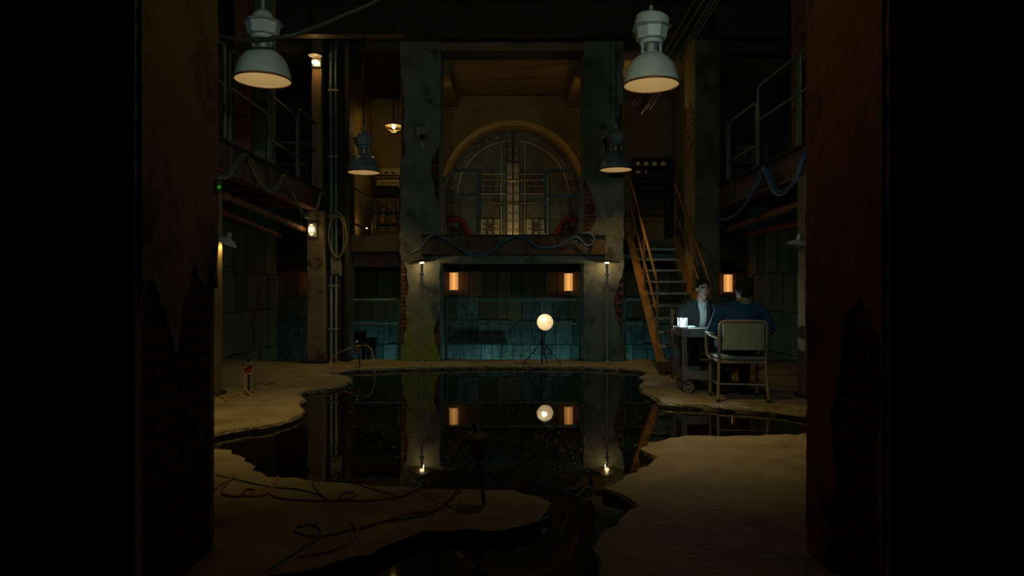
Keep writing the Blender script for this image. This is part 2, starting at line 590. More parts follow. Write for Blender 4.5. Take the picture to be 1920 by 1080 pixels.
# ================================================================== THE SETTING
XS = 4.6            # side walls
YF0, YF1 = 2.33, 2.97   # thickness of the wall the camera looks through
YP = 10.6           # front of the pillar row
YB = 13.5           # back wall
YV = 13.2           # wall of the vault door
ZM = 2.6            # side mezzanine level
ZL = 1.93           # level of the landing in front of the vault
ZC = 5.2            # ceiling
ZS = 4.77           # soffits of the rear bays


def structure(o):
    o['kind'] = 'structure'
    return o


# ---- floor slabs with broken edges around the pool
def slab(name, outline, rest, seed):
    edge = ragged(outline, .07, .022, seed, closed=False)
    top = [(x, y) for x, y in edge] + list(rest)
    n, k = len(top), len(edge)
    bm = bmesh.new()
    rnd = random.Random(seed + 50)
    c = Vector((sum(p[0] for p in top) / n, sum(p[1] for p in top) / n))
    rings = []
    for lvl, (dz, grow) in enumerate(((0, 0), (-.022, .018), (-.055, .006), (-.20, .0))):
        r = []
        for i, (x, y) in enumerate(top):
            g = 0
            if i < k:
                a, b = Vector(top[max(i - 1, 0)]), Vector(top[min(i + 1, n - 1)])
                t = (b - a)
                nr = Vector((t.y, -t.x)).normalized() if t.length > 1e-6 else Vector((0, 0))
                g = grow * rnd.uniform(.3, 1.6) if lvl else 0
                jz = rnd.uniform(-.007, .004) if lvl < 3 else 0
                r.append(bm.verts.new((x + nr.x * g * SGN[name_key], y + nr.y * g * SGN[name_key], dz + jz)))
            else:
                r.append(bm.verts.new((x, y, dz)))
        rings.append(r)
    f = bm.faces.new(rings[0])
    f.normal_update()
    if f.normal.z < 0:
        f.normal_flip()
    for a, b in zip(rings, rings[1:]):
        for i in range(n):
            j = (i + 1) % n
            q = bm.faces.new((a[i], a[j], b[j], b[i]))
            q.material_index = 1 if i < k else 0
    bmesh.ops.triangulate(bm, faces=[f])
    me = bpy.data.meshes.new(name)
    bm.to_mesh(me); bm.free()
    me.materials.append(M['concrete']); me.materials.append(M['broken'])
    o = bpy.data.objects.new(name, me)
    COL.objects.link(o)
    WL[o.name] = Vector()
    return structure(o)


SGN = {'a': 1, 'b': 1, 'c': 1}
back_edge = [(400, 812), (432, 806), (470, 801), (500, 796), (535, 788), (562, 776), (570, 768), (563, 756), (572, 744),
             (554, 738), (582, 729), (620, 726), (648, 719), (660, 709), (648, 703), (612, 701), (606, 699), (640, 695),
             (672, 691), (740, 689), (820, 687), (900, 685.5), (1000, 685), (1100, 686), (1160, 689), (1200, 692), (1217, 699),
             (1200, 705), (1214, 712), (1199, 721), (1206, 732), (1226, 742), (1241, 755), (1290, 757), (1340, 760),
             (1400, 764), (1460, 769), (1507, 777)]
pts = [tuple(G(x, y).to_2d()) for x, y in back_edge]
name_key = 'a'
slab('floor', [(-XS, 5.15), (-3.0, 5.25)] + pts + [(3.2, 5.95), (XS, 5.9)], [(XS, 10.9), (-XS, 10.9)], 3)
right_edge = [(1507, 813), (1440, 814.5), (1380, 816), (1330, 817), (1290, 816), (1260, 822), (1220, 830), (1202, 842),
              (1216, 850), (1236, 858), (1212, 872), (1180, 890), (1150, 905), (1138, 914), (1164, 925), (1188, 936),
              (1198, 947), (1180, 965), (1150, 985), (1120, 1010), (1104, 1030), (1118, 1046), (1133, 1062), (1128, 1082)]
pts = [tuple(G(x, y).to_2d()) for x, y in right_edge]
name_key = 'b'
slab('floor', [(XS, 5.2), (3.0, 5.3)] + pts + [(.42, 2.3), (.6, 1.6), (.5, .6), (.8, -1.5)], [(XS, -1.5)], 5)
left_edge = [(400, 842), (430, 845), (460, 858), (478, 880), (502, 893), (600, 900), (700, 908), (800, 915), (900, 917),
             (960, 920), (1010, 930), (1041, 945), (1030, 955), (1010, 966), (994, 984), (960, 990), (880, 992), (800, 995),
             (740, 1015), (690, 1038), (600, 1062), (470, 1085)]
pts = [tuple(G(x, y).to_2d()) for x, y in left_edge]
name_key = 'c'
slab('floor', [(-XS, 4.9), (-3.0, 5.0)] + pts + [(-1.15, 2.3), (-.9, 1.4), (-.7, .4), (-.9, -1.5)], [(-XS, -1.5)], 9)
wt = MB().add([(-XS, -1.5, -.05), (XS, -1.5, -.05), (XS, 10.85, -.05), (-XS, 10.85, -.05)], [(0, 1, 2, 3)]).build('water_pool', M['water'], loc=(0, 5, -.05))
tag(wt, 'still black water flooding the broken hollow in the concrete floor', 'water', kind='stuff')
# floating flecks; pale colour and clusters put in glints round the lamp reflections
fl = MB()
rf = random.Random(31)
for k in range(1300):
    a_ = rf.uniform(0, 1)
    px, py = (rf.gauss(800, 60), rf.gauss(800, 45)) if a_ < .3 else (rf.gauss(1060, 60), rf.gauss(830, 45)) if a_ < .65 else (rf.uniform(600, 1200), rf.uniform(700, 905))
    if py < 694 or py > 905:
        continue
    q = G(px, py, -.05)
    s = rf.uniform(.002, .006)
    t_ = rf.uniform(0, 6.28)
    c_, n_ = math.cos(t_) * s, math.sin(t_) * s
    h_ = rf.uniform(.0005, .003)
    fl.add([(q.x + c_, q.y + n_, -.0485), (q.x - n_ * .6, q.y + c_ * .6, -.0485 + h_), (q.x - c_, q.y - n_, -.0485), (q.x + n_ * .6, q.y - c_ * .6, -.0485), (q.x, q.y, -.0495)], [(0, 1, 2, 3), (4, 1, 0), (4, 2, 1), (4, 3, 2), (4, 0, 3)])
tag(fl.build('floating_flecks', mat('floating_flecks', (.55, .42, .22), None, rough=.3, bump=0)), 'pale flecks of litter floating on the black water', 'litter', kind='stuff')
structure(MB().box(-XS - .3, XS + .3, -1.6, 10.9, -.45, -.2).build('floor_bed', M['broken']))

# ---- the pit behind the floor's far edge
structure(MB().box(-XS - .3, XS + .3, 10.88, YB + .4, -1.35, -1.2).build('floor_pit', M['wall_dark']))
structure(MB().box(-XS, XS, 10.84, 10.90, -1.2, -.20).build('wall_pit', M['wall_dark']))

# ---- shell
side_l = structure(MB().box(-XS - .25, -XS, -1.6, YB + .3, -1.2, ZC).build('wall_left', M['wall_dark']))
side_r = structure(MB().box(XS, XS + .25, -1.6, YB + .3, -1.2, ZC).build('wall_right', M['wall_dark']))
back = structure(MB().box(-XS, XS, YB, YB + .25, -1.2, ZC).build('wall_back', M['wall_dark']))
structure(MB().box(-XS - .25, XS + .25, -1.6, YB + .3, ZC, ZC + .2).build('ceiling', M['ceiling']))
structure(MB().box(-XS - .25, XS + .25, -1.85, -1.6, -.4, ZC + .2).build('wall_rear', M['wall_dark']))


# ---- wall panels of the lower storey: every panel a piece of its own
def panel_row_back(z0, z1, x0, x1, seed, kinds):
    r = random.Random(seed)
    x = x0
    while x < x1:
        ww = r.uniform(.19, .36)
        xe = min(x + ww, x1)
        t = r.uniform(.03, .065)
        me = PANEL_ME[0] if r.random() < kinds else PANEL_ME[1]
        inst('panel', me, back, ((x + xe) / 2, YB - t / 2, (z0 + z1) / 2), (xe - x - .012, t, z1 - z0 - .014), (0, r.uniform(-.006, .006), 0))
        x = xe


panel_row_back(-.55, .03, -XS, XS, 11, 1.0)
panel_row_back(.03, .50, -XS, XS, 12, .85)
panel_row_back(.50, .96, -XS, XS, 13, .25)
panel_row_back(.96, 1.45, -XS, XS, 14, .0)


# pale battens over some of the joints
rb = random.Random(77)
for (px, py0, py1) in ((867, 647, 671), (886, 647, 671), (938, 647, 672), (947, 647, 672), (966, 647, 672), (980, 647, 672), (969, 610, 644), (994, 610, 644), (1039, 612, 645), (1073, 612, 645), (873, 592, 640), (888, 592, 640), (697, 640, 668), (661, 640, 668), (722, 606, 645), (1200, 656, 671), (1211, 656, 671), (1222, 656, 671)):
    a_, b_ = P(px, py0, YB - .08), P(px, py1, YB - .08)
    inst('batten', PANEL_ME[0], back, (a_.x, YB - .05, (a_.z + b_.z) / 2), (.022, .06, a_.z - b_.z))


def panel_side(wall, sgn, y0, y1, z0, z1, seed):
    r = random.Random(seed)
    y = y0
    while y < y1:
        ye = min(y + r.uniform(.35, .6), y1)
        t = r.uniform(.03, .07)
        inst('panel', PANEL_ME[1], wall, (sgn * (XS - t / 2), (y + ye) / 2, (z0 + z1) / 2), (t, ye - y - .014, z1 - z0 - .016))
        y = ye


for k, (za, zb) in enumerate(((-.6, 0.02), (.02, .72), (.72, 1.38), (1.38, 2.2))):
    panel_side(side_l, -1, 9.2, YB - .06, za, zb, 30 + k)
    panel_side(side_r, 1, 8.4, YB - .06, za, zb, 40 + k)


# ---- the thick wall the camera looks through: brick core, plaster skin with fallen patches
def brick_rect(parent, plane, pos, u0, u1, z0, z1, seed, bl=.21, bh=.065, proud=.02, axis='y', inside=None, me=None):
    """courses of bricks on a plane: axis 'y' (facing -y, u = x) or 'x' (facing +-x, u = y)"""
    r = random.Random(seed)
    z, row = z0, 0
    while z + bh * .6 < z1:
        u = u0 - (bl / 2 if row % 2 else 0)
        while u < u1:
            a, b = max(u, u0), min(u + bl - .012, u1)
            if b - a > .05 and (inside is None or inside((a + b) / 2, z + bh / 2)):
                t = .05 + r.uniform(0, .014)
                if axis == 'y':
                    c = ((a + b) / 2, plane + t / 2 - proud - r.uniform(0, .012), z + bh / 2)
                    s = (b - a, t, bh - .01)
                else:
                    c = (plane + pos * (t / 2 - proud - r.uniform(0, .012)) * -1 * -1, (a + b) / 2, z + bh / 2)
                    s = (t, b - a, bh - .01)
                inst('brick', me or BRICK_ME, parent, c, s, (r.uniform(-.01, .01),) * 3)
            u += bl
        z += bh
        row += 1


XI = 1.26
for sgn, side in ((-1, 'left'), (1, 'right')):
    x0, x1 = sorted((sgn * (XI + .03), sgn * XS))
    wf = structure(MB().box(x0, x1, YF0 + .02, YF1 - .02, -.2, ZC).build('wall_front_' + side, M['mortar']))
    # plaster on the inner face: an outline (y, z) with the fallen patch cut out of it
    if sgn > 0:
        o = [(YF0, 0), (2.36, .02), (2.40, .45), (2.37, .95), (2.50, 1.08), (2.62, 1.02), (2.66, .80), (2.74, .62), (2.69, .40), (2.76, .2), (2.74, 0), (YF1, 0), (YF1, 2.6), (YF0, 2.6)]
        ins = lambda u, z: u < 2.76 and z < 1.1
        pm = M['plaster_red']
    else:
        o = [(YF0, 1.05), (2.42, 1.16), (2.52, 1.02), (2.60, .86), (2.66, 1.05), (2.74, 1.22), (2.84, 1.12), (2.90, 1.2), (YF1, 1.12), (YF1, 2.6), (YF0, 2.6)]
        ins = lambda u, z: z < 1.24
        pm = M['plaster_dark']
    pl = MB().prism(ragged(o, .05, .012, 21 + sgn), 'x', sgn * XI, sgn * (XI + .05)).build('plaster', pm, wf)
    brick_rect(wf, sgn * (XI + .02), sgn, YF0 + .03, YF1 - .03, .0, 1.26, 60 + sgn, proud=0.0, axis='x', inside=ins, me=BRICK_SHADED)
    fc = MB().box(x0 if sgn < 0 else sgn * XI, sgn * XI if sgn < 0 else x1, YF0 - .015, YF0 + .03, -.1, ZC).build('plaster', pm, wf)
    fb = MB().box(x0 if sgn < 0 else sgn * (XI + .02), sgn * (XI + .02) if sgn < 0 else x1, YF1 - .03, YF1 + .01, -.1, ZC).build('plaster', pm, wf)
structure(MB().box(-XI - .06, XI + .06, YF0, YF1, 2.55, ZC).build('wall_front_top', M['plaster_dark']))
smear = thing('green_smear', P(402, 350, 2.95), 'tiny green indicator lamp on the dark foreground wall', 'indicator light')
c = P(402, 350, 2.95)  # bead and housing added for a smear of green light
MB().bbox(c.x - .012, c.x + .012, c.y - .02, c.y + .02, c.z - .03, c.z + .03).build('housing', M['black_metal'], smear)
MB().ball((c.x + .014, c.y + .012, c.z), .008).build('lens', M['green_spill'], smear)


# ---- pillars
def pillar(x0, x1, label, notches, plast, seed):
    t = thing('pillar', ((x0 + x1) / 2, YP + .3, 0), label, 'pillar', 'concrete pillars flanking the vault')
    MB().box(x0 + .02, x1 - .02, YP + .05, YP + .6, -.02, ZC).build('core', M['mortar'], t)
    MB().prism(ragged(plast, .07, .014, seed), 'y', YP, YP + .06).build('plaster', M['moss'] if x0 < 0 else M['plaster'], t)
    for sx in ((x1 - .03, x1 - .005), (x0 + .005, x0 + .03)):
        MB().box(sx[0], sx[1], YP + .05, YP + .6, 0, ZC).build('side_plaster', M['plaster'], t)
    for k, (a, b, c_, d_) in enumerate(notches):
        brick_rect(t, YP + .05, 0, a, b, c_, d_, seed + k, proud=.02)
    return t


xl0, xl1 = -1.71, -1.10
pillar(xl0, xl1, 'plaster pillar left of the vault, green moss climbing from its foot',
       [(xl0 + .02, xl0 + .16, 0.25, 1.55), (xl1 - .17, xl1 - .02, 2.45, 3.3), (xl0 + .02, xl0 + .12, 3.1, 4.4), (xl1 - .12, xl1 - .02, .1, .8)],
       [(xl0, 0), (xl1, 0), (xl1 - .02, .1), (xl1 - .07, .22), (xl1 - .09, .5), (xl1 - .04, .68), (xl1, .82), (xl1, 2.4), (xl1 - .07, 2.5), (xl1 - .10, 2.65), (xl1 - .15, 2.9),
        (xl1 - .12, 3.1), (xl1 - .05, 3.25), (xl1, 3.35), (xl1, ZC), (xl0, ZC), (xl0, 4.4), (xl0 + .05, 4.25), (xl0 + .07, 3.9), (xl0 + .05, 3.5), (xl0 + .09, 3.2), (xl0, 3.05), (xl0, 1.6),
        (xl0 + .05, 1.52), (xl0 + .11, 1.40), (xl0 + .13, 1.15), (xl0 + .09, .95), (xl0 + .08, .75), (xl0 + .10, .5), (xl0 + .04, .28)], 71)
xr0, xr1 = 1.10, 1.71
pillar(xr0, xr1, 'grey plaster pillar right of the vault, red brick showing along its edges',
       [(xr0 + .02, xr0 + .2, 1.95, 2.75), (xr1 - .13, xr1 - .02, 3.0, 4.1), (xr1 - .17, xr1 - .02, .35, 1.35)],
       [(xr0, 0), (xr1, 0), (xr1, .3), (xr1 - .06, .42), (xr1 - .09, .6), (xr1 - .14, .78), (xr1 - .13, 1.0), (xr1 - .08, 1.15), (xr1 - .03, 1.3), (xr1, 1.4), (xr1, 3.0), (xr1 - .06, 3.1), (xr1 - .07, 3.4),
        (xr1 - .11, 3.65), (xr1 - .05, 3.95), (xr1, 4.15), (xr1, ZC), (xr0, ZC), (xr0, 2.8), (xr0 + .06, 2.72), (xr0 + .10, 2.55), (xr0 + .18, 2.35), (xr0 + .16, 2.1), (xr0 + .08, 2.0), (xr0, 1.92)], 81)

# beam across the pillars' heads
t = thing('cross_beam', (0, YP + .3, ZS), 'wide dark concrete beam across the tops of the pillars', 'beam')
MB().bbox(-XS, XS, YP + .08, YP + .5, ZS, ZC - .02, .02).build('beam', M['ceiling'], t)
MB().bbox(-1.1, 1.1, YP + .02, YP + .08, ZS, ZS + .12, .01).build('lower_flange', M['soffit'], t)

# soffit over the centre bay and the two box beams that run back along its sides
structure(MB().box(-1.4, 1.4, YP + .5, YV + .05, ZS, ZS + .12).build('ceiling_vault_bay', M['soffit']))
for sgn, lab in ((-1, 'ochre plaster beam along the left side of the vault bay ceiling'), (1, 'ochre plaster beam along the right side of the vault bay ceiling')):
    a, b = sorted((sgn * 1.02, sgn * 1.35))
    tag(MB().bbox(a, b, YP + .62, YV - .01, 4.56, ZS - .001, .01).build('box_beam', M['soffit']), lab, 'beam')
structure(MB().box(-XS, -1.5, YP + .5, YB, ZS, ZS + .1).build('ceiling_rear_left', M['ceiling']))
structure(MB().box(1.5, XS, YP + .5, YB, ZS, ZS + .1).build('ceiling_rear_right', M['soffit']))
# partitions between the rear bays
structure(MB().box(-1.66, -1.30, YP + .6, YB, ZL, ZS).build('wall_partition_left', M['wall_ochre']))
structure(MB().box(1.30, 1.66, YP + .6, YB, ZL, ZS).build('wall_partition_right', M['wall_ochre']))
structure(MB().box(-2.86, -2.70, YP + .3, YB, ZL, ZS).build('wall_rear_left', M['wall_ochre']))
structure(MB().box(3.08, 3.2, YP + .3, YB, ZL, ZS).build('wall_rear_right', M['wall_dark']))
structure(MB().box(-2.7, -1.66, YB - .14, YB - .02, ZL, ZS).build('wall_bay_left', M['wall_ochre']))
wbr = structure(MB().box(1.66, 3.08, YB - .14, YB - .02, ZL, ZS).build('wall_bay_right', M['wall_dark']))
for k, (za, zb, pr, mm) in enumerate(((2.55, 2.63, .05, 'steel_red'), (2.40, 2.47, .03, 'wall_ochre'))):
    MB().bbox(1.67, 3.07, YB - .14 - pr, YB - .13, za, zb, .008).build('moulding', M[mm], wbr)
MB().bbox(1.67, 3.06, YB - .16, YB - .13, 1.94, 2.39, .01).build('wainscot', M['wall_ochre'], wbr)

# ---- landing slab
ld = thing('landing', (0, 12, 1.62), 'raised concrete landing carrying the vault door bay', 'landing')
MB().box(-2.7, 1.66, YP + .06, YB - .02, 1.68, ZL).build('slab', M['steel_dark'], ld)
MB().box(1.66, 3.08, 11.45, YB - .02, 1.68, ZL).build('slab', M['wall_dark'], ld)
MB().bbox(-2.7, -1.71, YP + .22, YP + .34, 1.45, 1.70, .01).build('edge_beam', M['steel'], ld)
MB().bbox(-1.13, 1.13, YP - .02, YP + .3, 1.50, 1.63, .012).build('lintel', M['plaster'], ld)
fx0, fx1 = P(790, 0, 10.5).x, P(1135, 0, 10.5).x
fa = MB().bbox(fx0, fx1, YP - .06, YP - .025, 1.635, ZL, .006).build('fascia', M['steel'], ld)
MB().bbox(fx0 - .02, fx1 + .02, YP - .10, YP - .02, ZL - .02, ZL, .004).build('top_flange', M['steel_dark'], fa)
MB().bbox(fx0 - .01, fx1 + .01, YP - .09, YP - .02, 1.62, 1.64, .004).build('bottom_flange', M['steel_dark'], fa)
for k in range(6):
    x = fx0 + (k + .5) * (fx1 - fx0) / 6
    MB().bbox(x - .012, x + .012, YP - .08, YP - .05, 1.64, ZL - .02, .003).build('stiffener', M['steel'], fa)

# ---- mezzanines
def mezzanine(sgn, xe, label):
    t = thing('mezzanine', (sgn * (xe + XS) / 2, 6.8, ZM - .3), label, 'balcony')
    a, b = sorted((sgn * (xe + .05), sgn * XS))
    MB().box(a, b, YF1 + .02, 10.95, ZM - .06, ZM).build('deck', M['wall_dark'], t)
    w0, w1 = sorted((sgn * (xe + .02), sgn * (xe + .045)))
    beam = MB().box(w0, w1, YF1 + .02, 10.95, ZM - .30, ZM).build('edge_beam', M['steel'], t)
    f0, f1 = sorted((sgn * (xe - .04), sgn * (xe + .11)))
    MB().bbox(f0, f1, YF1 + .02, 10.95, ZM, ZM + .022, .004).build('top_flange', M['steel_dark'], beam)
    MB().bbox(f0, f1, YF1 + .02, 10.95, ZM - .322, ZM - .30, .004).build('bottom_flange', M['steel_red'], beam)
    y = 3.6
    while y < 10.8:
        MB().box(*sorted((sgn * (xe - .02), sgn * (xe + .02))), y - .006, y + .006, ZM - .3, ZM).build('stiffener', M['steel'], beam)
        y += 1.2
    y = 4.0
    while y < 10.9:
        a, b = sorted((sgn * (xe + .11), sgn * XS))
        MB().bbox(a, b, y - .05, y + .05, ZM - .24, ZM - .06, .01).build('joist', M['steel_red'], t)
        y += .95
    return t


XL, XR = 2.92, 3.05
mezzanine(-1, XL, 'dark steel mezzanine along the left side of the hall')
mezzanine(1, XR, 'dark steel mezzanine along the right side of the hall')

# pipes slung under the mezzanines
def pipe(a, b, r, m, label):
    a, b = Vector(a), Vector(b)
    t = thing('pipe', tuple(a), label, 'pipe', 'pipes under the mezzanines')
    MB().cone(a, b, r, n=12).build('tube', m, t, smooth=True)
    for f_ in (.04, .5, .96):
        p_ = a.lerp(b, f_)
        MB().cone(p_, (p_.x, p_.y, ZM - .05), .008, n=6).build('hanger', M['steel_dark'], t)
        MB().tube([(p_.x + (r + .004) * math.cos(q * PI / 6), p_.y, p_.z + (r + .004) * math.sin(q * PI / 6)) for q in range(12)], .006, 6, True).build('clip', M['steel_dark'], t)


pipe((-3.07, 7.4, 2.10), (-3.10, 10.3, 1.99), .045, M['steel_red'], 'orange lit pipe slung under the left mezzanine')
pipe((-3.24, 7.8, 1.97), (-3.42, 10.2, 1.89), .04, M['red_paint'], 'dark red pipe below the orange one under the left mezzanine')
pipe((3.12, 7.3, 2.03), (3.14, 10.1, 1.96), .045, M['steel_red'], 'ochre pipe slung under the right mezzanine')
pipe((3.22, 7.4, 1.84), (3.34, 10.2, 1.88), .04, M['red_paint'], 'dull red pipe below the ochre one under the right mezzanine')


# railings of the mezzanines: each section posts and rails
def railing_side(sgn, xe, secs, label):
    t = thing('railing', (sgn * xe, 9, ZM), label, 'railing')
    x = sgn * xe
    for (y0, y1, zt, zm) in secs:
        # a bent hoop: two posts and the top rail, and a mid rail between
        r = .06
        pts_ = [(x, y0, ZM + .02), (x, y0, zt - r), (x, y0 + r * .3, zt - r * .3), (x, y0 + r, zt), (x, y1 - r, zt), (x, y1 - r * .3, zt - r * .3), (x, y1, zt - r), (x, y1, ZM + .02)]
        MB().tube(pts_[:4], .022, 8).build('post', M['rail'], t, smooth=50)
        MB().tube(pts_[3:5], .022, 8).build('top_rail', M['rail'], t, smooth=50)
        MB().tube(pts_[4:], .022, 8).build('post', M['rail'], t, smooth=50)
        MB().cone((x, y0, zm), (x, y1, zm), .020, n=8).build('mid_rail', M['rail'], t, smooth=50)
        for yy in (y0, y1):
            MB().lathe([(0, 0), (.05, 0), (.05, .015), (.024, .03), (0, .03)], 12, Matrix.Translation((x, yy, ZM + .022))).build('foot', M['rail'], t)
    return t


railing_side(-1, XL + .02, [(5.9, 7.1, 3.6, 3.2), (7.22, 8.36, 3.62, 3.21), (8.43, 9.46, 3.46, 2.92), (9.55, 10.72, 3.58, 3.18)], 'green tube railing along the left mezzanine edge')
railing_side(1, XR + .02, [(6.2, 7.38, 3.62, 3.2), (7.46, 8.64, 3.62, 3.2), (8.70, 9.79, 3.45, 2.9), (9.88, 11.0, 3.585, 3.15)], 'green tube railing along the right mezzanine edge')


# columns of the pillar row that carry the mezzanines
col = thing('column', (-2.92, YP - .1, 0), 'broad rust brown column under the left mezzanine carrying a caged light', 'column')
MB().bbox(-3.06, -2.80, YP - .28, YP + .1, 0, ZM - .33, .015).build('shaft', M['plaster_dark'], col)
MB().bbox(-3.10, -2.76, YP - .32, YP + .14, 0, .05, .01).build('base_plate', M['steel_dark'], col)
col = thing('timber_post', (-2.92, YP - .1, ZM), 'pale wooden post on the left mezzanine with a caged light', 'post')
MB().prism(ragged([(-2.99, ZM), (-2.85, ZM), (-2.85, ZC), (-2.99, ZC)], .2, .006, 4), 'y', YP - .24, YP - .08).build('shaft', M['wood_post'], col)
MB().bbox(-3.16, -2.80, YP - .30, YP - .02, ZC - .26, ZC - .12, .01).build('head_beam', M['wood_post'], col)

col = thing('column', (-2.62, YP + .1, 0), 'dark steel column behind the conduits at the left bay', 'column')
MB().bbox(-2.79, -2.72, YP - .08, YP + .28, 0, ZC, .006).build('flange', M['steel_dark'], col)
MB().bbox(-2.72, -2.54, YP + .06, YP + .12, 0, ZC, .004).build('web', M['steel_dark'], col)
MB().bbox(-2.54, -2.47, YP - .08, YP + .28, 0, ZC, .006).build('flange', M['steel_dark'], col)

# right column: brick showing on its lit inner face
col = thing('column', (2.86, 10.5, 0), 'brick column with torn ochre plaster beside the stairs', 'column')
MB().box(2.72, 3.02, 10.2, 10.8, 0, ZC).build('core', M['mortar'], col)
MB().prism(ragged([(10.19, 0), (10.81, 0), (10.81, 2.9), (10.7, 3.0), (10.55, 2.95), (10.42, 3.1), (10.3, 3.0), (10.19, 3.08)], .08, .012, 3), 'x', 2.69, 2.73).build('plaster', M['wall_ochre'], col)
MB().prism(ragged([(10.19, 3.9), (10.3, 3.82), (10.45, 3.95), (10.6, 3.85), (10.81, 3.95), (10.81, ZC), (10.19, ZC)], .08, .012, 5), 'x', 2.69, 2.73).build('plaster', M['wall_ochre'], col)
brick_rect(col, 2.715, 1, 10.2, 10.8, 2.88, 4.0, 91, proud=0.0, axis='x', me=BRICK_OCHRE)
MB().box(2.69, 3.04, 10.15, 10.2, 0, ZC).build('front_plaster', M['wall_dark'], col)

# brown and green columns standing on the mezzanines
for (xa, xb, ya, yb, mm, lab) in ((-3.46, -3.28, 8.6, 8.8, 'plaster_red', 'reddish brown column behind the left mezzanine railing'),
                                  (-3.36, -3.13, 9.0, 9.2, 'plaster', 'greenish grey column behind the left mezzanine railing'),
                                  (3.42, 3.6, 8.3, 8.5, 'plaster_red', 'reddish brown column behind the right mezzanine railing')):
    t = thing('column', ((xa + xb) / 2, (ya + yb) / 2, ZM), lab, 'column')
    MB().bbox(xa, xb, ya, yb, ZM, ZC, .01).build('shaft', M[mm], t)
    MB().bbox(xa - .03, xb + .03, ya - .03, yb + .03, ZM, ZM + .08, .01).build('plinth', M['steel_dark'], t)

# posts that carry the near ends of the mezzanines
t = thing('timber_post', (-3.10, 7.25, 0), 'wooden post at the left wall edge with a clamp lamp', 'post')
MB().bbox(-3.16, -3.06, 7.15, 7.33, 0, ZM - .33, .008).build('shaft', M['wood_post'], t)
MB().bbox(-3.19, -3.03, 7.11, 7.37, 0, .04, .008).build('base_plate', M['steel_dark'], t)
t = thing('timber_post', (3.05, 7.15, 0), 'dark post at the right wall edge with a clamp lamp', 'post')
MB().bbox(2.98, 3.10, 7.06, 7.24, 0, ZM - .33, .008).build('shaft', M['wood_post'], t)
MB().bbox(2.95, 3.13, 7.02, 7.28, 0, .04, .008).build('base_plate', M['steel_dark'], t)

# ceiling girders
for k, (y, lab) in enumerate(((4.6, 'nearest riveted steel girder under the dark ceiling'), (6.0, 'riveted steel girder above the two nearer pendant lamps'), (8.2, 'riveted steel girder midway along the dark ceiling'), (9.95, 'riveted steel girder above the two farther pendant lamps'))):
    t = thing('girder', (0, y, 4.75), lab, 'girder')
    MB().box(-XS, XS, y - .012, y + .012, 4.75, ZC).build('web', M['steel_dark'], t)
    MB().bbox(-XS, XS, y - .09, y + .09, 4.73, 4.755, .004).build('bottom_flange', M['steel_dark'], t)
    for j in range(8):
        x = -4.0 + j * 1.14
        MB().box(x - .01, x + .01, y - .08, y + .08, 4.755, ZC).build('stiffener', M['steel_dark'], t)

# ---- vault wall: plate with the arched opening, reveal ring, raised surround
VC = Vector((0.02, YV, 2.87))
VR = 1.28


def arc(r, a0, a1, n, c=VC):
    return [(c.x + r * math.cos(a0 + (a1 - a0) * i / n), c.z + r * math.sin(a0 + (a1 - a0) * i / n)) for i in range(n + 1)]


def arch_plate(r, y0, y1, x0=-1.4, x1=1.4, z0=ZL, z1=ZS):
    """wall with an arched opening; the fan's rays pass exactly through the two upper corners"""
    m = MB()
    angs = sorted([PI * i / 40 for i in range(41)] + [math.atan2(z1 - VC.z, x1 - VC.x), math.atan2(z1 - VC.z, x0 - VC.x)])
    ins = [(VC.x + r, z0)] + [(VC.x + r * math.cos(a), VC.z + r * math.sin(a)) for a in angs] + [(VC.x - r, z0)]
    outs = []
    for (x, z) in ins:
        if z <= VC.z + 1e-6:
            outs.append((x1 if x > VC.x else x0, z))
        else:
            dx, dz = x - VC.x, z - VC.z
            s = min((x1 - VC.x) / dx if dx > 1e-6 else 1e9, (x0 - VC.x) / dx if dx < -1e-6 else 1e9, (z1 - VC.z) / dz)
            outs.append((VC.x + dx * s, VC.z + dz * s))
    v = [(x, y0, z) for x, z in ins] + [(x, y0, z) for x, z in outs] + [(x, y1, z) for x, z in ins] + [(x, y1, z) for x, z in outs]
    k = len(ins)
    f = []
    for i in range(k - 1):
        f += [(i, i + 1, k + i + 1, k + i), (2 * k + i, 3 * k + i, 3 * k + i + 1, 2 * k + i + 1), (i, 2 * k + i, 2 * k + i + 1, i + 1), (k + i, k + i + 1, 3 * k + i + 1, 3 * k + i)]
    return m.add(v, f)


wv = structure(arch_plate(VR + .10, YV - .02, YV + .1).build('wall_vault', M['wall_ochre']))


def ring(r0, r1, y0, y1, a0=0.0, a1=PI, n=48, legs=True, z0=ZL):
    """arched band between two radii with straight legs"""
    ia, oa = arc(r0, a0, a1, n), arc(r1, a0, a1, n)
    if legs:
        ia = [(VC.x + r0, z0)] + ia + [(VC.x - r0, z0)]
        oa = [(VC.x + r1, z0)] + oa + [(VC.x - r1, z0)]
    k = len(ia)
    v = [(x, y0, z) for x, z in ia] + [(x, y0, z) for x, z in oa] + [(x, y1, z) for x, z in ia] + [(x, y1, z) for x, z in oa]
    f = []
    for i in range(k - 1):
        f += [(i, i + 1, k + i + 1, k + i), (2 * k + i, 3 * k + i, 3 * k + i + 1, 2 * k + i + 1), (i, 2 * k + i, 2 * k + i + 1, i + 1), (k + i, k + i + 1, 3 * k + i + 1, 3 * k + i)]
    f += [(0, k, 3 * k, 2 * k), (k - 1, 3 * k - 1, 4 * k - 1, 2 * k - 1)]
    return MB().add(v, f)


sur = ring(VR + .40, VR + .11, YV - .05, YV - .01, legs=False).build('surround', M['wall_ochre'], wv, smooth=30)

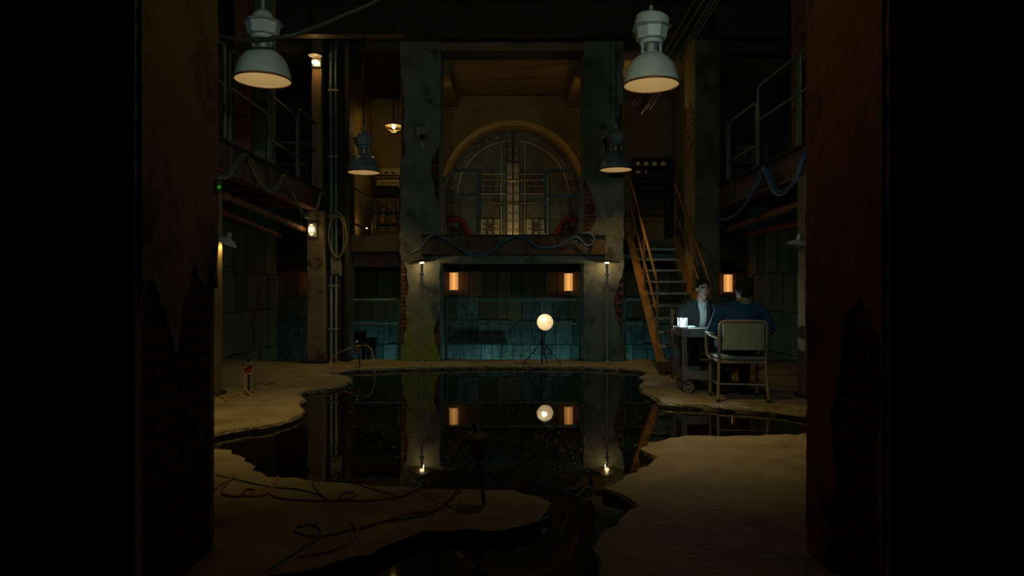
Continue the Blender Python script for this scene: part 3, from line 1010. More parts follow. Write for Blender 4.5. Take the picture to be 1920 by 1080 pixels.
# ================================================================== THE VAULT DOOR
vd = thing('vault_door', (VC.x, YV + .1, ZL), 'round-topped double vault door of riveted steel', 'vault door')
ring(VR, VR + .09, YV - .30, YV + .14, n=56).build('rim', M['vault_rim'], vd, smooth=30)
YD = YV + .10
for sgn in (-1, 1):
    a0, a1 = (PI / 2, PI) if sgn < 0 else (0, PI / 2)
    a = arc(VR - .005, a0, a1, 24)
    poly = a + ([(VC.x - VR + .005, ZL), (VC.x - .006, ZL)] if sgn < 0 else [(VC.x + .006, ZL), (VC.x + VR - .005, ZL)])
    if sgn > 0:
        poly = a + [(VC.x + .006, ZL), (VC.x + VR - .005, ZL)]
        poly = a[::-1] + [(VC.x + VR - .005, ZL), (VC.x + .006, ZL)]
        poly = [(VC.x + .006, VC.z + VR - .005)] + a[::-1][1:] + [(VC.x + VR - .005, ZL), (VC.x + .006, ZL)]
    else:
        poly = [(VC.x - .006, VC.z + VR - .005)] + a[1:] + [(VC.x - VR + .005, ZL), (VC.x - .006, ZL)]
    leaf = MB().prism(poly, 'y', YD, YD + .12).build('leaf', M['vault'], vd)
    # riveted band round the leaf
    b0, b1 = (PI / 2 + .02, PI) if sgn < 0 else (0, PI / 2 - .02)
    band = ring(VR - .20, VR - .015, YD - .035, YD + .01, b0, b1, 26, legs=False).build('band', M['vault'], leaf, smooth=30)
    ring(VR - .225, VR - .20, YD - .05, YD + .01, b0, b1, 26, legs=False).build('bead', M['vault_light'], leaf, smooth=30)
    for k in range(9):
        an = (PI / 2 + sgn * -1 * (.10 + k * .166))
        if sgn > 0:
            an = PI / 2 - (.10 + k * .166)
        c = (VC.x + (VR - .105) * math.cos(an), YD - .035, VC.z + (VR - .105) * math.sin(an))
        MB().ball(c, .03, .028, .03, 10, 7).build('rivet', M['vault_light'], leaf, smooth=80)
    # straight legs of the band
    xx = sorted((VC.x + sgn * (VR - .20), VC.x + sgn * (VR - .015)))
    MB().bbox(xx[0], xx[1], YD - .035, YD, ZL, VC.z, .006).build('side_band', M['vault'], leaf)
    for k in range(4):
        MB().ball((VC.x + sgn * (VR - .105), YD - .035, ZL + .12 + k * .22), .028, n=10, m=7).build('rivet', M['vault_light'], leaf, smooth=80)
    # bolted centre strip
    x0, x1 = sorted((VC.x + sgn * .008, VC.x + sgn * .118))
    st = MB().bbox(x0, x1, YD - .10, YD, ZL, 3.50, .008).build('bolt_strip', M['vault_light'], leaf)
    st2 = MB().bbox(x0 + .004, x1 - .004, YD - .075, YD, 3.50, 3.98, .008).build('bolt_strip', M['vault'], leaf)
    for k, yp in enumerate((263, 282, 299)):
        MB().ball(((x0 + x1) / 2, YD - .078, P(0, yp, YD).z), .03, .025, .03, 10, 7).build('bolt', M['vault_light'], leaf, smooth=80)
    for k, yp in enumerate((311, 326, 347, 363, 380, 401, 415, 433)):
        zc = P(0, yp, YD - .1).z
        Mx = Matrix.Translation(((x0 + x1) / 2, YD - .10, zc)) @ Matrix.Rotation(PI / 2, 4, 'X')
        MB().lathe([(0, .03), (.018, .03), (.022, .022), (.036, .018), (.038, 0)], 12, Mx).build('bolt', M['vault_light'], leaf, smooth=40)
    # slim vertical ribs and hinge plates
    xr = VC.x + sgn * .225
    MB().bbox(xr - .014, xr + .014, YD - .06, YD, ZL, 3.9, .004).build('rib', M['vault_light'], leaf)
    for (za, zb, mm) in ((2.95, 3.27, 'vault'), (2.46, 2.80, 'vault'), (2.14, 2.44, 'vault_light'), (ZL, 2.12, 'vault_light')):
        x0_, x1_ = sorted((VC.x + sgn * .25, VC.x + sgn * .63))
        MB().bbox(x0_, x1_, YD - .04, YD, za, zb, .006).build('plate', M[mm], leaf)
        x0_, x1_ = sorted((VC.x + sgn * .13, VC.x + sgn * .20))
        MB().bbox(x0_, x1_, YD - .03, YD, za, zb, .004).build('filler_plate', M['vault'], leaf)
    xo = VC.x + sgn * .66
    MB().bbox(xo - .016, xo + .016, YD - .065, YD, ZL, 3.3, .004).build('rib', M['vault_light'], leaf)
    x0_, x1_ = sorted((VC.x + sgn * .13, VC.x + sgn * .66))
    for zz in (3.29, 2.92):
        MB().bbox(x0_, x1_, YD - .055, YD, zz - .014, zz + .014, .004).build('rib', M['vault_light'], leaf)
    # latch gear: block, two cross bars and four knobs
    for zz in (3.11, 2.29):
        xm = VC.x + sgn * .43
        la = MB().bbox(xm - .07, xm + .07, YD - .13, YD - .03, zz - .08, zz + .08, .01).build('latch', M['steel'], leaf)
        for dz in (-.05, .05):
            MB().cone((xm - .15, YD - .12, zz + dz), (xm + .15, YD - .12, zz + dz), .013, n=8).build('latch_bar', M['vault_light'], la, smooth=50)
        for dx in (-.06, .06):
            MB().cone((xm + dx, YD - .14, zz - .125), (xm + dx, YD - .14, zz + .125), .015, n=8).build('latch_bar', M['vault'], la, smooth=50)
            for dz in (-.125, .125):
                MB().ball((xm + dx, YD - .14, zz + dz), .026, n=8, m=6).build('knob', M['steel_red'], la, smooth=80)
    for k in range(4):
        MB().ball((VC.x + sgn * (.32 + .10 * k + (.03 if k > 1 else 0)), YD - .05, 2.63), .024, n=8, m=6).build('rivet', M['vault_light'], leaf, smooth=80)
    # red closing arm low on the leaf, its strut and knobs
    pa = [(VC.x + sgn * x, YD - .11, z) for x, z in ((1.2, 2.41), (1.05, 2.44), (.95, 2.36), (.88, 2.22), (.78, 2.10), (.68, 1.98))]
    s = spline(pa, 6)
    arm = MB().tube(s, .055, 8)
    arm.build('closing_arm', M['red_paint'], leaf, smooth=50)
    MB().bar((VC.x + sgn * 1.08, YD - .12, 2.22), (VC.x + sgn * .83, YD - .12, 1.99), .05, .03, (0, 1, 0)).build('strut', M['black_metal'], leaf)
    for (x, z, r) in ((1.10, 2.24, .04), (.80, 1.98, .035)):
        MB().ball((VC.x + sgn * x, YD - .13, z), r, n=10, m=7).build('knob', M['black_metal'], leaf, smooth=80)

# ---- landing railing in front of the vault
rl = thing('railing', (0, YP - .08, ZL), 'teal tube railing on the landing before the vault door', 'railing')
yr = YP - .07


def rp(px, py):
    return P(px, py, yr)


for sgn in (-1, 1):
    if sgn < 0:
        q = [(834, 437), (834, 334), (850, 319), (899, 319), (899, 437)]
        mid = [(834, 365), (899, 365)]
        low = [(838, 402), (899, 402)]
    else:
        q = [(1088, 437), (1088, 336), (1070, 320), (1023, 320), (1023, 437)]
        mid = [(1088, 367), (1023, 367)]
        low = [(1086, 402), (1023, 402)]
    MB().cone(rp(*q[0]), rp(*q[1]), .021, n=8).build('post', M['rail_teal'], rl, smooth=50)
    MB().cone(rp(*q[1]), rp(*q[2]), .021, n=8).build('corner_rail', M['rail_teal'], rl, smooth=50)
    MB().cone(rp(*q[2]), rp(*q[3]), .021, n=8).build('top_rail', M['rail_teal'], rl, smooth=50)
    MB().cone(rp(*q[3]), rp(*q[4]), .024, n=8).build('post', M['rail_teal'], rl, smooth=50)
    MB().cone(rp(*mid[0]), rp(*mid[1]), .018, n=8).build('mid_rail', M['rail_teal'], rl, smooth=50)
for yy in (338, 382):
    MB().cone(rp(899, yy), rp(1023, yy), .018, n=8).build('gate_bar', M['brass'], rl, smooth=50)
    for px in (903, 1019):
        c = rp(px, yy)
        MB().bbox(c.x - .03, c.x + .03, c.y - .03, c.y + .03, c.z - .035, c.z + .035, .008).build('clamp', M['rail_teal'], rl)

# ---- railings at the pit's edge
def pit_rail(x0, x1, label):
    t = thing('railing', ((x0 + x1) / 2, 10.8, 0), label, 'railing')
    y, z = 10.80, .93
    r = .05
    pts_ = [(x0, y, 0), (x0, y, z - r), (x0 + r * .3, y, z - r * .3), (x0 + r, y, z), (x1 - r, y, z), (x1 - r * .3, y, z - r * .3), (x1, y, z - r), (x1, y, 0)]
    MB().tube(pts_[:4], .022, 8).build('post', M['rail_teal'], t, smooth=50)
    MB().tube(pts_[3:5], .022, 8).build('top_rail', M['rail_teal'], t, smooth=50)
    MB().tube(pts_[4:], .022, 8).build('post', M['rail_teal'], t, smooth=50)
    MB().cone((x0, y, .56), (x1, y, .56), .017, n=8).build('mid_rail', M['rail_teal'], t, smooth=50)
    for x in (x0, x1):
        MB().lathe([(0, 0), (.05, 0), (.05, .012), (.024, .025), (0, .025)], 12, Matrix.Translation((x, y, .001))).build('foot', M['rail_teal'], t)


pit_rail(-1.02, 1.06, 'teal tube railing at the pit edge between the pillars')
pit_rail(-2.66, -1.76, 'teal tube railing at the pit edge left of the mossy pillar')
pit_rail(1.76, 2.62, 'teal tube railing at the pit edge behind the stairs')

# dark clutter in the pit, silhouetted against the lit panels
for (px0, px1, py0, py1, lab) in ((655, 683, 622, 652, 'black crate in the pit behind the left railing, taller of two'), (686, 704, 634, 652, 'black crate in the pit behind the left railing, lower of two')):
    a, b = P(px0, py0, 12.6), P(px1, py1, 12.6)
    t = thing('crate', ((a.x + b.x) / 2, 12.7, -1.2), lab, 'crate')
    MB().bbox(a.x, b.x, 12.6, 12.8, b.z, a.z, .01).build('body', M['black'], t)
    for x in (a.x + .03, b.x - .03):
        MB().bbox(x - .02, x + .02, 12.62, 12.78, -1.2, b.z, .004).build('leg', M['black'], t)
q = [P(a, b, 13.36) for a, b in ((838, 646), (838, 640), (856, 634), (872, 636), (886, 640), (902, 642), (925, 642), (951, 639), (951, 646))]  # black strip takes the ragged shape of a shadow on the panels
o = MB().prism(ragged([(v_.x, v_.z) for v_ in q], .05, .008, 8), 'y', 13.33, YB - .05).build('shadow_strip', M['black'])
tag(o, 'charred ragged ledge across the teal panels behind the railing', 'ledge')

# teal tube lights on the pit floor
for k, (x, lab) in enumerate(((-3.4, 'teal tube light in the pit at far left'), (-2.1, 'teal tube light in the pit left of the mossy pillar'), (-.6, 'teal tube light in the pit left of centre'), (.6, 'teal tube light in the pit right of centre'), (2.2, 'teal tube light in the pit behind the stairs'))):
    t = thing('tube_light', (x, 12.95, -1.2), lab, 'light', 'tube lights in the pit')
    MB().bbox(x - .45, x + .45, 12.88, 13.02, -.92, -.86, .006).build('housing', M['galv'], t)
    MB().cone((x - .42, 12.95, -.83), (x + .42, 12.95, -.83), .02, n=10).build('tube', M['pit_tube'], t)
    for dx in (-.4, .4):
        MB().bbox(x + dx - .02, x + dx + .02, 12.9, 13.0, -1.2, -.92, .004).build('leg', M['galv'], t)
    pw = PW['pit'] * (.08 if x < -3 else .8 if abs(x) > 1.5 else 1.0)
    for dx in (-.25, .25):
        child_light(t, 'tube_glow', 'POINT', (x + dx, 12.95, -.72), pw / 2, TEAL, .12)

# ================================================================== STAIRS
st = thing('staircase', (2.31, 10.2, 0), 'rusty orange steel staircase climbing to the landing behind the two men', 'staircase')
SX0, SX1, SY0, RUN, RISE, NT = 1.97, 2.64, 9.02, .222, .1755, 11
sl = RISE / RUN
for x, w_ in ((SX0, .03), (SX1, .03)):
    y1 = SY0 + RUN * NT
    poly = [(SY0 - .05, 0), (SY0 + .14, 0), (y1 + .02, ZL - .2), (y1 + .02, ZL), (y1 - .12, ZL + .02), (SY0 - .05, .16)]
    sd = MB().prism(poly, 'x', x - w_ / 2, x + w_ / 2).build('stringer', M['stair'], st)
    for k, off in enumerate((.0, .0)):
        pass
    sg = 1 if x < 2.3 else -1
    # flanges of the channel
    MB().bar((x - sg * .045, SY0 - .05, .16), (x - sg * .045, y1 - .1, ZL + .02), .11, .014, (0, -sl, 1)).build('flange', M['stair'], sd)
    # handrail: newel, sloping hand rail and mid rail, two more posts
    yb, zb = SY0 + .28, .36
    hr = .86
    xh = x - sg * .02
    yt = SY0 + RUN * 10.4
    zt = zb + (yt - yb) * sl
    MB().cone((xh, yb, zb - .1), (xh, yb, zb + hr - .06), .02, n=8).build('newel', M['stair'], st, smooth=50)
    MB().tube([(xh, yb, zb + hr - .08), (xh, yb + .02, zb + hr - .02), (xh, yb + .10, zb + hr + .08 * sl), (xh, yt, zt + hr)], .02, 8).build('handrail', M['stair'], st, smooth=50)
    MB().cone((xh, yb, zb + .42), (xh, yt, zt + .42), .018, n=8).build('mid_rail', M['stair'], st, smooth=50)
    for fy in (.45, .98):
        yy = yb + (yt - yb) * fy
        zz = zb + (yy - yb) * sl
        MB().cone((xh, yy, zz - .1), (xh, yy, zz + hr), .017, n=8).build('post', M['stair'], st, smooth=50)
for k in range(NT - 1):
    z = RISE * (k + 1)
    y = SY0 + RUN * k + .06
    tr = MB().bbox(SX0 + .015, SX1 - .015, y, y + .25, z - .028, z, .004).build('tread', M['tread'], st)
    MB().bbox(SX0 + .016, SX1 - .016, y - .006, y + .02, z - .034, z + .002, .006).build('nosing', M['galv'], tr)

# ================================================================== PENDANT LAMPS
def pendant(loc, label, enamel, energy, top_z, variant, cone=86):
    t = thing('pendant_lamp', loc, label, 'pendant lamp', 'dome pendant lamps')
    x, y, z = loc
    T_ = Matrix.Translation(loc)
    prof_o = [(.232, 0), (.228, .03), (.219, .075), (.204, .125), (.181, .17), (.148, .21), (.108, .242), (.06, .262)]
    prof_i = [(.05, .255), (.103, .235), (.142, .203), (.175, .163), (.198, .119), (.213, .07), (.222, .03), (.226, 0)]
    dome = MB().lathe(prof_o + prof_i, 40, T_, True).build('dome', enamel, t, smooth=50)
    # inner face gets the pale paint
    dome.data.materials.append(M['lamp_inside'])
    n = 40
    npf = len(prof_o)
    for p in dome.data.polygons:
        c = p.center
        r = math.hypot(c.x, c.y)
        if p.normal.x * c.x + p.normal.y * c.y < -1e-4 * 0 and c.z > .001:
            p.material_index = 1
    MB().lathe([(.226, -.008), (.240, -.008), (.242, .004), (.232, .010), (.226, .004)], 40, T_, True).build('rim', M['steel_red'], dome, smooth=60)
    MB().lathe([(.0, .256), (.066, .256), (.066, .275), (.05, .27), (.05, .33), (.036, .34), (0, .34)], 20, T_).build('socket', M['galv'], t, smooth=35)
    for dx in (-1, 1):
        MB(T_).bbox(dx * .075 - .012, dx * .075 + .012, -.02, .02, .225, .34, .003).build('yoke', M['galv'], t)
    MB().lathe([(0, .335), (.092, .335), (.098, .342), (.098, .362), (.088, .37), (0, .37)], 20, T_).build('collar', enamel, t, smooth=35)
    # ballast housing: tapered eight-sided canister with a lid
    T8 = T_ @ Matrix.Rotation(PI / 8, 4, 'Z')
    bal = MB().lathe([(0, .372), (.118, .372), (.126, .378), (.140, .465), (0, .466)], 8, T8).build('ballast_housing', enamel, t)
    MB().lathe([(.13, .464), (.165, .464), (.165, .478), (.13, .478)], 8, T8, True).build('lid_flange', M['galv'], bal)
    if variant:
        MB(T_ @ Matrix.Translation((0, 0, .478)) @ Matrix.Rotation(.14, 4, 'Y')).lathe([(0, 0), (.138, 0), (.143, .03), (.138, .085), (.11, .105), (0, .11)], 24).build('lid', enamel, bal, smooth=40)
    else:
        MB().lathe([(0, .478), (.10, .478), (.085, .54), (.05, .58), (0, .59)], 20, T_).build('lid', enamel, bal, smooth=40)
    MB().cone((x, y, z + .57), (x, y, z + .66), .02, n=8).build('rod_socket', M['galv'], t, smooth=50)
    MB().cone((x, y, z + .66), (x, y, top_z), .010, n=8).build('rod', M['black_metal'], t, smooth=50)
    MB().ball((x, y, z + .20), .03, .03, .045, 14, 9).build('bulb', M['bulb_soft'], t, smooth=80)
    child_light(t, 'lamp_beam', 'SPOT', (x, y, z - .012), energy, WARM, .05, math.radians(cone), 1.0, (x, y, 0))
    child_light(t, 'lamp_inner', 'POINT', (x, y, z + .035), PW['pendant_in'], (1, .78, .42), .02)
    return t


pl_pos = [(P(493, 150, 5.8), 'nearer left pendant lamp, pale grey dome before the mezzanine railing', M['enamel'], PW['pendant'], 4.75, 0),
          (P(1221, 159, 5.8), 'nearer right pendant lamp, pale grey dome below slanting wires', M['enamel'], PW['pendant'], 4.75, 1),
          (P(682, 323, 9.9), 'farther left pendant lamp, blue grey dome in front of the jar shelf', M['enamel_blue'], PW['pendant_far'], 4.75, 0, 112),
          (P(1155, 318, 9.9), 'farther right pendant lamp, dull grey dome before the right pillar', M['enamel_blue'], PW['pendant_far'], 4.75, 0, 112)]
for a in pl_pos:
    pendant(tuple(a[0]), *a[1:])

# added cool fill lights on the wall above the opening, out of view
for k, (x, lab) in enumerate(((-1.1, 'cool floodlight above the opening, left one'), (1.25, 'cool floodlight above the opening, right one'))):
    t = thing('floodlight', (x, YF1 + .01, 2.7), lab, 'floodlight', 'floodlights above the opening')
    T_ = Matrix.Translation((x, YF1 + .22, 2.78)) @ Matrix.Rotation(-.0, 4, 'X')
    MB(T_).bbox(-.2, .2, -.1, .06, -.13, .13, .02).build('body', M['black_metal'], t)
    MB(T_).bbox(-.18, .18, .061, .07, -.11, .11, .002).build('lens', emis('fill_lens', COOL, 2.0) if k == 0 else bpy.data.materials['fill_lens'], t)
    MB().bbox(x - .03, x + .03, YF1, YF1 + .14, 2.75, 2.81, .005).build('bracket', M['steel_dark'], t)
    child_light(t, 'fill_beam', 'SPOT', (x, YF1 + .34, 2.78), PW['fill'], COOL, .08, math.radians(106), .8, (x * .8, 10.6, 2.6))

# ================================================================== SMALL LIGHTS
# sconces on the back wall
def sconce(c, label):
    t = thing('wall_sconce', (c.x, YB - .06, c.z - .2), label, 'wall light', 'glass tube wall lights on the back wall')
    n, r = 48, .078
    y = YB - .06 - .10
    v, f = [], []
    hh = .17
    for z in (-hh, hh):
        for i in range(n):
            rr = r * (1 + (.05 if i % 4 < 2 else -.02))
            a = 2 * PI * i / n
            v.append((c.x + rr * math.cos(a), y + rr * math.sin(a), c.z + z))
    for i in range(n):
        l = (i + 1) % n
        f.append((i, l, n + l, n + i))
    f += [tuple(range(n)), tuple(range(n, 2 * n))]
    gl = MB().add(v, f).build('glass', M['sconce'], t)
    MB().cone((c.x, y, c.z - hh + .01), (c.x, y, c.z + hh - .01), .024, n=14).build('tube_bulb', M['sconce_core'], t, smooth=True)
    MB().cone((c.x, y, c.z - hh + .01), (c.x, y, c.z + hh - .01), .056, n=20).build('inner_glass', M['sconce'], t, smooth=True)
    MB().lathe([(0, hh), (.088, hh), (.088, hh + .05), (.06, hh + .085), (0, hh + .09)], 20, Matrix.Translation((c.x, y, c.z))).build('cap', M['black_metal'], t, smooth=35)
    MB().lathe([(0, -hh), (.085, -hh), (.085, -hh - .015), (0, -hh - .02)], 20, Matrix.Translation((c.x, y, c.z))).build('base_ring', M['black_metal'], t, smooth=35)
    MB().bbox(c.x - .05, c.x + .05, y + .02, YB - .02, c.z + hh + .005, c.z + hh + .06, .004).build('bracket', M['black_metal'], t)
    return t


sconce(P(851, 527.5, 13.34), 'glowing amber glass wall light between the mossy pillar and the centre')
sconce(P(1066, 529, 13.34), 'glowing amber glass wall light left of the right pillar')
sconce(Vector((-3.80, 13.34, 1.25)), 'amber glass wall light on the back wall behind the rust brown column')  # added unseen light that warms the panels left of the column
sconce(P(1365, 531, 13.34), 'glowing amber glass wall light beside the seated man in navy')


# pole lamps standing against the pillars
def pole_lamp(px, label, tilt):
    b = P(px, 678, YP - .10)
    x, y = b.x, YP - .225
    zt = 1.50
    t = thing('pole_lamp', (x, y, 0), label, 'pole lamp', 'pole lamps at the pillars')
    MB().lathe([(0, 0), (.06, 0), (.06, .012), (.02, .03), (0, .03)], 14, Matrix.Translation((x, y, .001))).build('base', M['galv'], t)
    MB().cone((x, y, .02), (x, y, 1.05), .011, n=8).build('pole', M['galv'], t, smooth=50)
    MB().cone((x, y, 1.0), (x, y, zt - .06), .017, n=10).build('upper_pole', M['galv'], t, smooth=50)
    for z in (1.03, 1.32):
        MB().lathe([(.012, -.012), (.034, -.012), (.034, .012), (.012, .012)], 12, Matrix.Translation((x, y, z)), True).build('collar', M['galv'], t)
    c = .42
    T_ = Matrix.Translation((x, y, zt)) @ Matrix.Rotation(tilt, 4, 'Y')
    MB().lathe([(.21, 0), (.215, .004), (.07, .04), (.03, .05), (0, .052), (0, .045), (.06, .034), (.20, 0)], 24, T_, True).build('shade', M['black_metal'], t, smooth=50)
    MB().lathe([(0, -.012), (.032, -.012), (.036, -.004), (.02, .02), (0, .02)], 16, T_).build('bulb', M['fixture'], t, smooth=40)
    MB().cone((x, y, zt - .075), (x, y, zt - .02), .02, n=12).build('socket', M['brass'], t, smooth=40)
    child_light(t, 'pole_glow', 'POINT', (x, y + .055, zt - .04), PW['pole'], (1.0, .66, .27), .022)


pole_lamp(793, 'slim pole lamp lighting the mossy left pillar', -.13)
pole_lamp(1136, 'slim pole lamp lighting the right pillar', .02)

# tripod work lamp at the water's far edge
wl = thing('tripod_work_lamp', G(1016, 683), 'small tripod lamp with a glowing round reflector at the water edge', 'tripod lamp')
b = G(1016, 683)
hx = P(1022, 604, b.y)
MB().cone((b.x, b.y, .0), (b.x, b.y, .47), .011, n=8).build('pole', M['black_metal'], wl, smooth=50)
for a_ in (-2.75, -.35, 1.3):
    e = Vector((b.x + .30 * math.cos(a_), b.y + .14 * math.sin(a_), .006))
    lg = MB().cone((b.x, b.y, .335), e, .008, n=6).build('leg', M['black_metal'], wl, smooth=50)
    MB().cone((b.x, b.y, .14), Vector((b.x, b.y, .335)).lerp(e, .52), .006, n=6).build('brace', M['black_metal'], lg, smooth=50)
MB().ball((b.x, b.y, .34), .022, n=10, m=7).build('hub', M['black_metal'], wl, smooth=60)
ax = Vector((.10, -1.0, .12)).normalized()
Q = ax.to_track_quat('Z', 'Y').to_matrix().to_4x4()
T_ = Matrix.Translation((hx.x, b.y, hx.z)) @ Q
MB().lathe([(.125, 0), (.118, -.03), (.095, -.075), (.055, -.11), (.03, -.12), (0, -.122), (0, -.116), (.03, -.113), (.052, -.104), (.09, -.072), (.113, -.03), (.12, 0)], 28, T_, True).build('reflector', mat('reflector_white', (.8, .72, .55), None, rough=.5, bump=0), wl, smooth=50)
MB().lathe([(0, -.122), (.035, -.122), (.035, -.19), (.02, -.2), (0, -.2)], 14, T_).build('socket', M['black_metal'], wl, smooth=35)
MB().tube([(b.x, b.y, .46), (b.x, b.y + .06, .465), (b.x + .01, b.y + .15, .50), tuple(T_ @ Vector((0, 0, -.16)))], .009, 8).build('yoke', M['black_metal'], wl)
MB(T_).ball((-.01, .035, -.045), .026, n=14, m=9).build('bulb', M['bulb_work'], wl, smooth=80)
child_light(wl, 'work_glow', 'POINT', tuple(T_ @ Vector((0, 0, .03))), PW['work'], (1, .72, .38), .03)


# caged bulkhead lights on the left columns and caged lamps in the rear bays
def caged_light(c, label, energy, group='caged lights', rx=.05, hz=.09, face=-1, shade=False):
    t = thing('caged_light', (c.x, c.y, c.z - hz), label, 'caged light', group)
    MB().bbox(c.x - rx * 1.2, c.x + rx * 1.2, c.y + .03, c.y + .06, c.z - hz * 1.15, c.z + hz * 1.15, .006).build('back_plate', M['galv'], t)
    MB().ball((c.x, c.y - .01, c.z), rx * .85, .04, hz * .85, 14, 10).build('bulb', M['sconce_core'] if hz > .07 else M['bulb'], t, smooth=80)
    MB().ball((c.x + rx * .3, c.y - .045, c.z), rx * .3, .02, rx * .35, 10, 7).build('filament', M['bulb'], t, smooth=80)
    for k in (-1, 0, 1):
        MB().tube([(c.x + k * rx * .6, c.y + .03, c.z - hz), (c.x + k * rx * .7, c.y - .05, c.z - hz * .6), (c.x + k * rx * .7, c.y - .055, c.z + hz * .6), (c.x + k * rx * .6, c.y + .03, c.z + hz)], .004, 6).build('cage_bar', M['black_metal'], t)
    for k in (-.5, .5):
        MB().tube([(c.x - rx, c.y + .03, c.z + k * hz), (c.x - rx * .8, c.y - .05, c.z + k * hz), (c.x + rx * .8, c.y - .05, c.z + k * hz), (c.x + rx, c.y + .03, c.z + k * hz)], .004, 6).build('cage_bar', M['black_metal'], t)
    if shade:
        MB().lathe([(.0, .03), (.02, .03), (.095, -.01), (.10, -.03), (.09, -.012), (.0, .02)], 18, Matrix.Translation((c.x, c.y - .02, c.z + hz + .07)), True).build('shade', M['galv'], t, smooth=50)
    child_light(t, 'cage_glow', 'POINT', (c.x + .005, c.y - .10, c.z), energy, AMBER, .03)


caged_light(Vector((P(586, 431, YP - .3).x, YP - .35, P(586, 431, YP - .35).z)), 'caged bulkhead light on the rust brown column under the left mezzanine', PW['column'], rx=.055, hz=.10)
caged_light(Vector((P(592, 117, YP - .3).x, YP - .31, P(592, 117, YP - .31).z)), 'bright caged light high on the wooden mezzanine post', PW['mezz'], rx=.06, hz=.05, shade=True)


def basket_lamp(c, label, energy, cap=True, top=ZS):
    t = thing('basket_lamp', tuple(c), label, 'caged lamp', 'basket lamps in the rear bays')
    T_ = Matrix.Translation(c)
    MB().cone((c.x, c.y, c.z + .06), (c.x, c.y, top), .012, n=8).build('rod', M['black_metal'], t, smooth=50)
    if not cap:
        MB().lathe([(0, .06), (.03, .06), (.03, .03), (0, .03)], 16, T_).build('socket', M['galv'], t)
    else:
        MB().lathe([(0, .06), (.05, .06), (.145, .03), (.15, .018), (.13, .024), (.04, .05), (0, .05)], 24, T_, True).build('cap', M['galv'], t, smooth=50)
    MB().lathe([(.14, .02), (.147, .02), (.147, .008), (.14, .008)], 24, T_, True).build('ring', M['brass'], t)
    for k in range(8):
        a = 2 * PI * k / 8
        MB().tube([(c.x + .143 * math.cos(a), c.y + .143 * math.sin(a), c.z + .01), (c.x + .12 * math.cos(a), c.y + .12 * math.sin(a), c.z - .045), (c.x + .05 * math.cos(a), c.y + .05 * math.sin(a), c.z - .09)], .004, 6).build('cage_bar', M['brass'], t)
    for r_, z_ in ((.12, -.045), (.05, -.09)):
        MB().tube([(c.x + r_ * math.cos(2 * PI * k / 20), c.y + r_ * math.sin(2 * PI * k / 20), c.z + z_) for k in range(20)], .004, 6, True).build('cage_ring', M['brass'], t)
    MB().ball((c.x, c.y, c.z - .005), .032, .032, .04, 14, 9).build('bulb', M['bulb'], t, smooth=80)
    child_light(t, 'basket_glow', 'POINT', (c.x, c.y - .0, c.z - (.075 if cap else .11)), energy, WARM, .03)


basket_lamp(P(738, 237, 12.0), 'glowing basket lamp hanging in the left rear bay', PW['bay'])
basket_lamp(Vector((1.70, 11.6, 4.25)), 'basket lamp hanging behind the right pillar', PW['bay_right'], False)
basket_lamp(Vector((0.1, 4.05, 3.35)), 'basket lamp hanging above the near water', PW['front'], False, ZC)  # added unseen lamp that brightens the near floor and wall faces

# wall lamps behind the pillars that light the vault bay
for sgn, lab in ((-1, 'wall lamp behind the mossy pillar lighting the vault'), (1, 'wall lamp behind the right pillar lighting the vault')):
    x = sgn * 1.22
    t = thing('wall_lamp', (x, YP + .6, 4.2), lab, 'wall lamp', 'wall lamps lighting the vault')
    MB().bbox(x - .06, x + .06, YP + .60, YP + .64, 4.13, 4.29, .006).build('back_plate', M['brass'], t)
    MB().lathe([(.02, .07), (.03, .07), (.07, -.03), (.062, -.03)], 18, Matrix.Translation((x, YP + .75, 4.2)), True).build('shade', M['brass'], t, smooth=40)
    MB().bar((x, YP + .63, 4.25), (x, YP + .75, 4.25), .02, .02).build('arm', M['brass'], t)
    MB().ball((x, YP + .75, 4.18), .025, n=10, m=7).build('bulb', M['bulb'], t, smooth=80)
    child_light(t, 'wall_glow', 'POINT', (x, YP + .80, 4.10), PW['vault'] * (.75 if sgn < 0 else 1.0) / 2, (1.0, .60, .20), .04)
# foot lamp on the landing that lights the door and its bay from below
t = thing('foot_lamp', (0, 12.2, ZL), 'foot lamp on the landing below the vault door', 'lamp')
MB().bbox(-.08, .08, 12.12, 12.2, ZL, ZL + .05, .008).build('body', M['black_metal'], t)
MB().lathe([(0, 0), (.05, 0), (.05, .02), (.03, .03), (0, .03)], 14, Matrix.Translation((0, 12.26, ZL))).build('socket', M['galv'], t)
MB().ball((0, 12.26, ZL + .055), .028, n=12, m=8).build('bulb', M['bulb_soft'], t, smooth=80)
child_light(t, 'foot_glow', 'POINT', (0, 12.26, ZL + .115), PW['foot'], (1.0, .64, .22), .03)


# clamp lamps on the near posts
def clamp_lamp(p, label, tilt, energy, lit):
    t = thing('clamp_lamp', tuple(p), label, 'clamp lamp', 'clamp lamps on the posts')
    sg = 1 if p.x < 0 else -1
    T_ = Matrix.Translation(p) @ Matrix.Rotation(sg * tilt, 4, 'Y')
    m = MB(T_)
    m.lathe([(.0, .045), (.03, .045), (.085, .02), (.12, -.02), (.113, -.02), (.08, .012), (.03, .036), (0, .036)], 20, None, True)
    m.build('shade', M['enamel'], t, smooth=50)
    MB(T_).lathe([(0, .045), (.03, .045), (.028, .10), (0, .105)], 14).build('socket', M['galv'], t, smooth=35)
    MB(T_).ball((0, 0, .0), .03, n=12, m=8).build('bulb', M['bulb'] if lit else M['dial'], t, smooth=80)
    MB().bar(tuple(T_ @ Vector((0, 0, .09))), (p.x - sg * .10, p.y + .02, p.z - .02), .018, .018).build('arm', M['galv'], t)
    if lit:
        child_light(t, 'clamp_glow', 'SPOT', tuple(T_ @ Vector((0, 0, -.03))), energy, WARM, .03, math.radians(150), .5, tuple(T_ @ Vector((-sg * .06, .06, -1))))


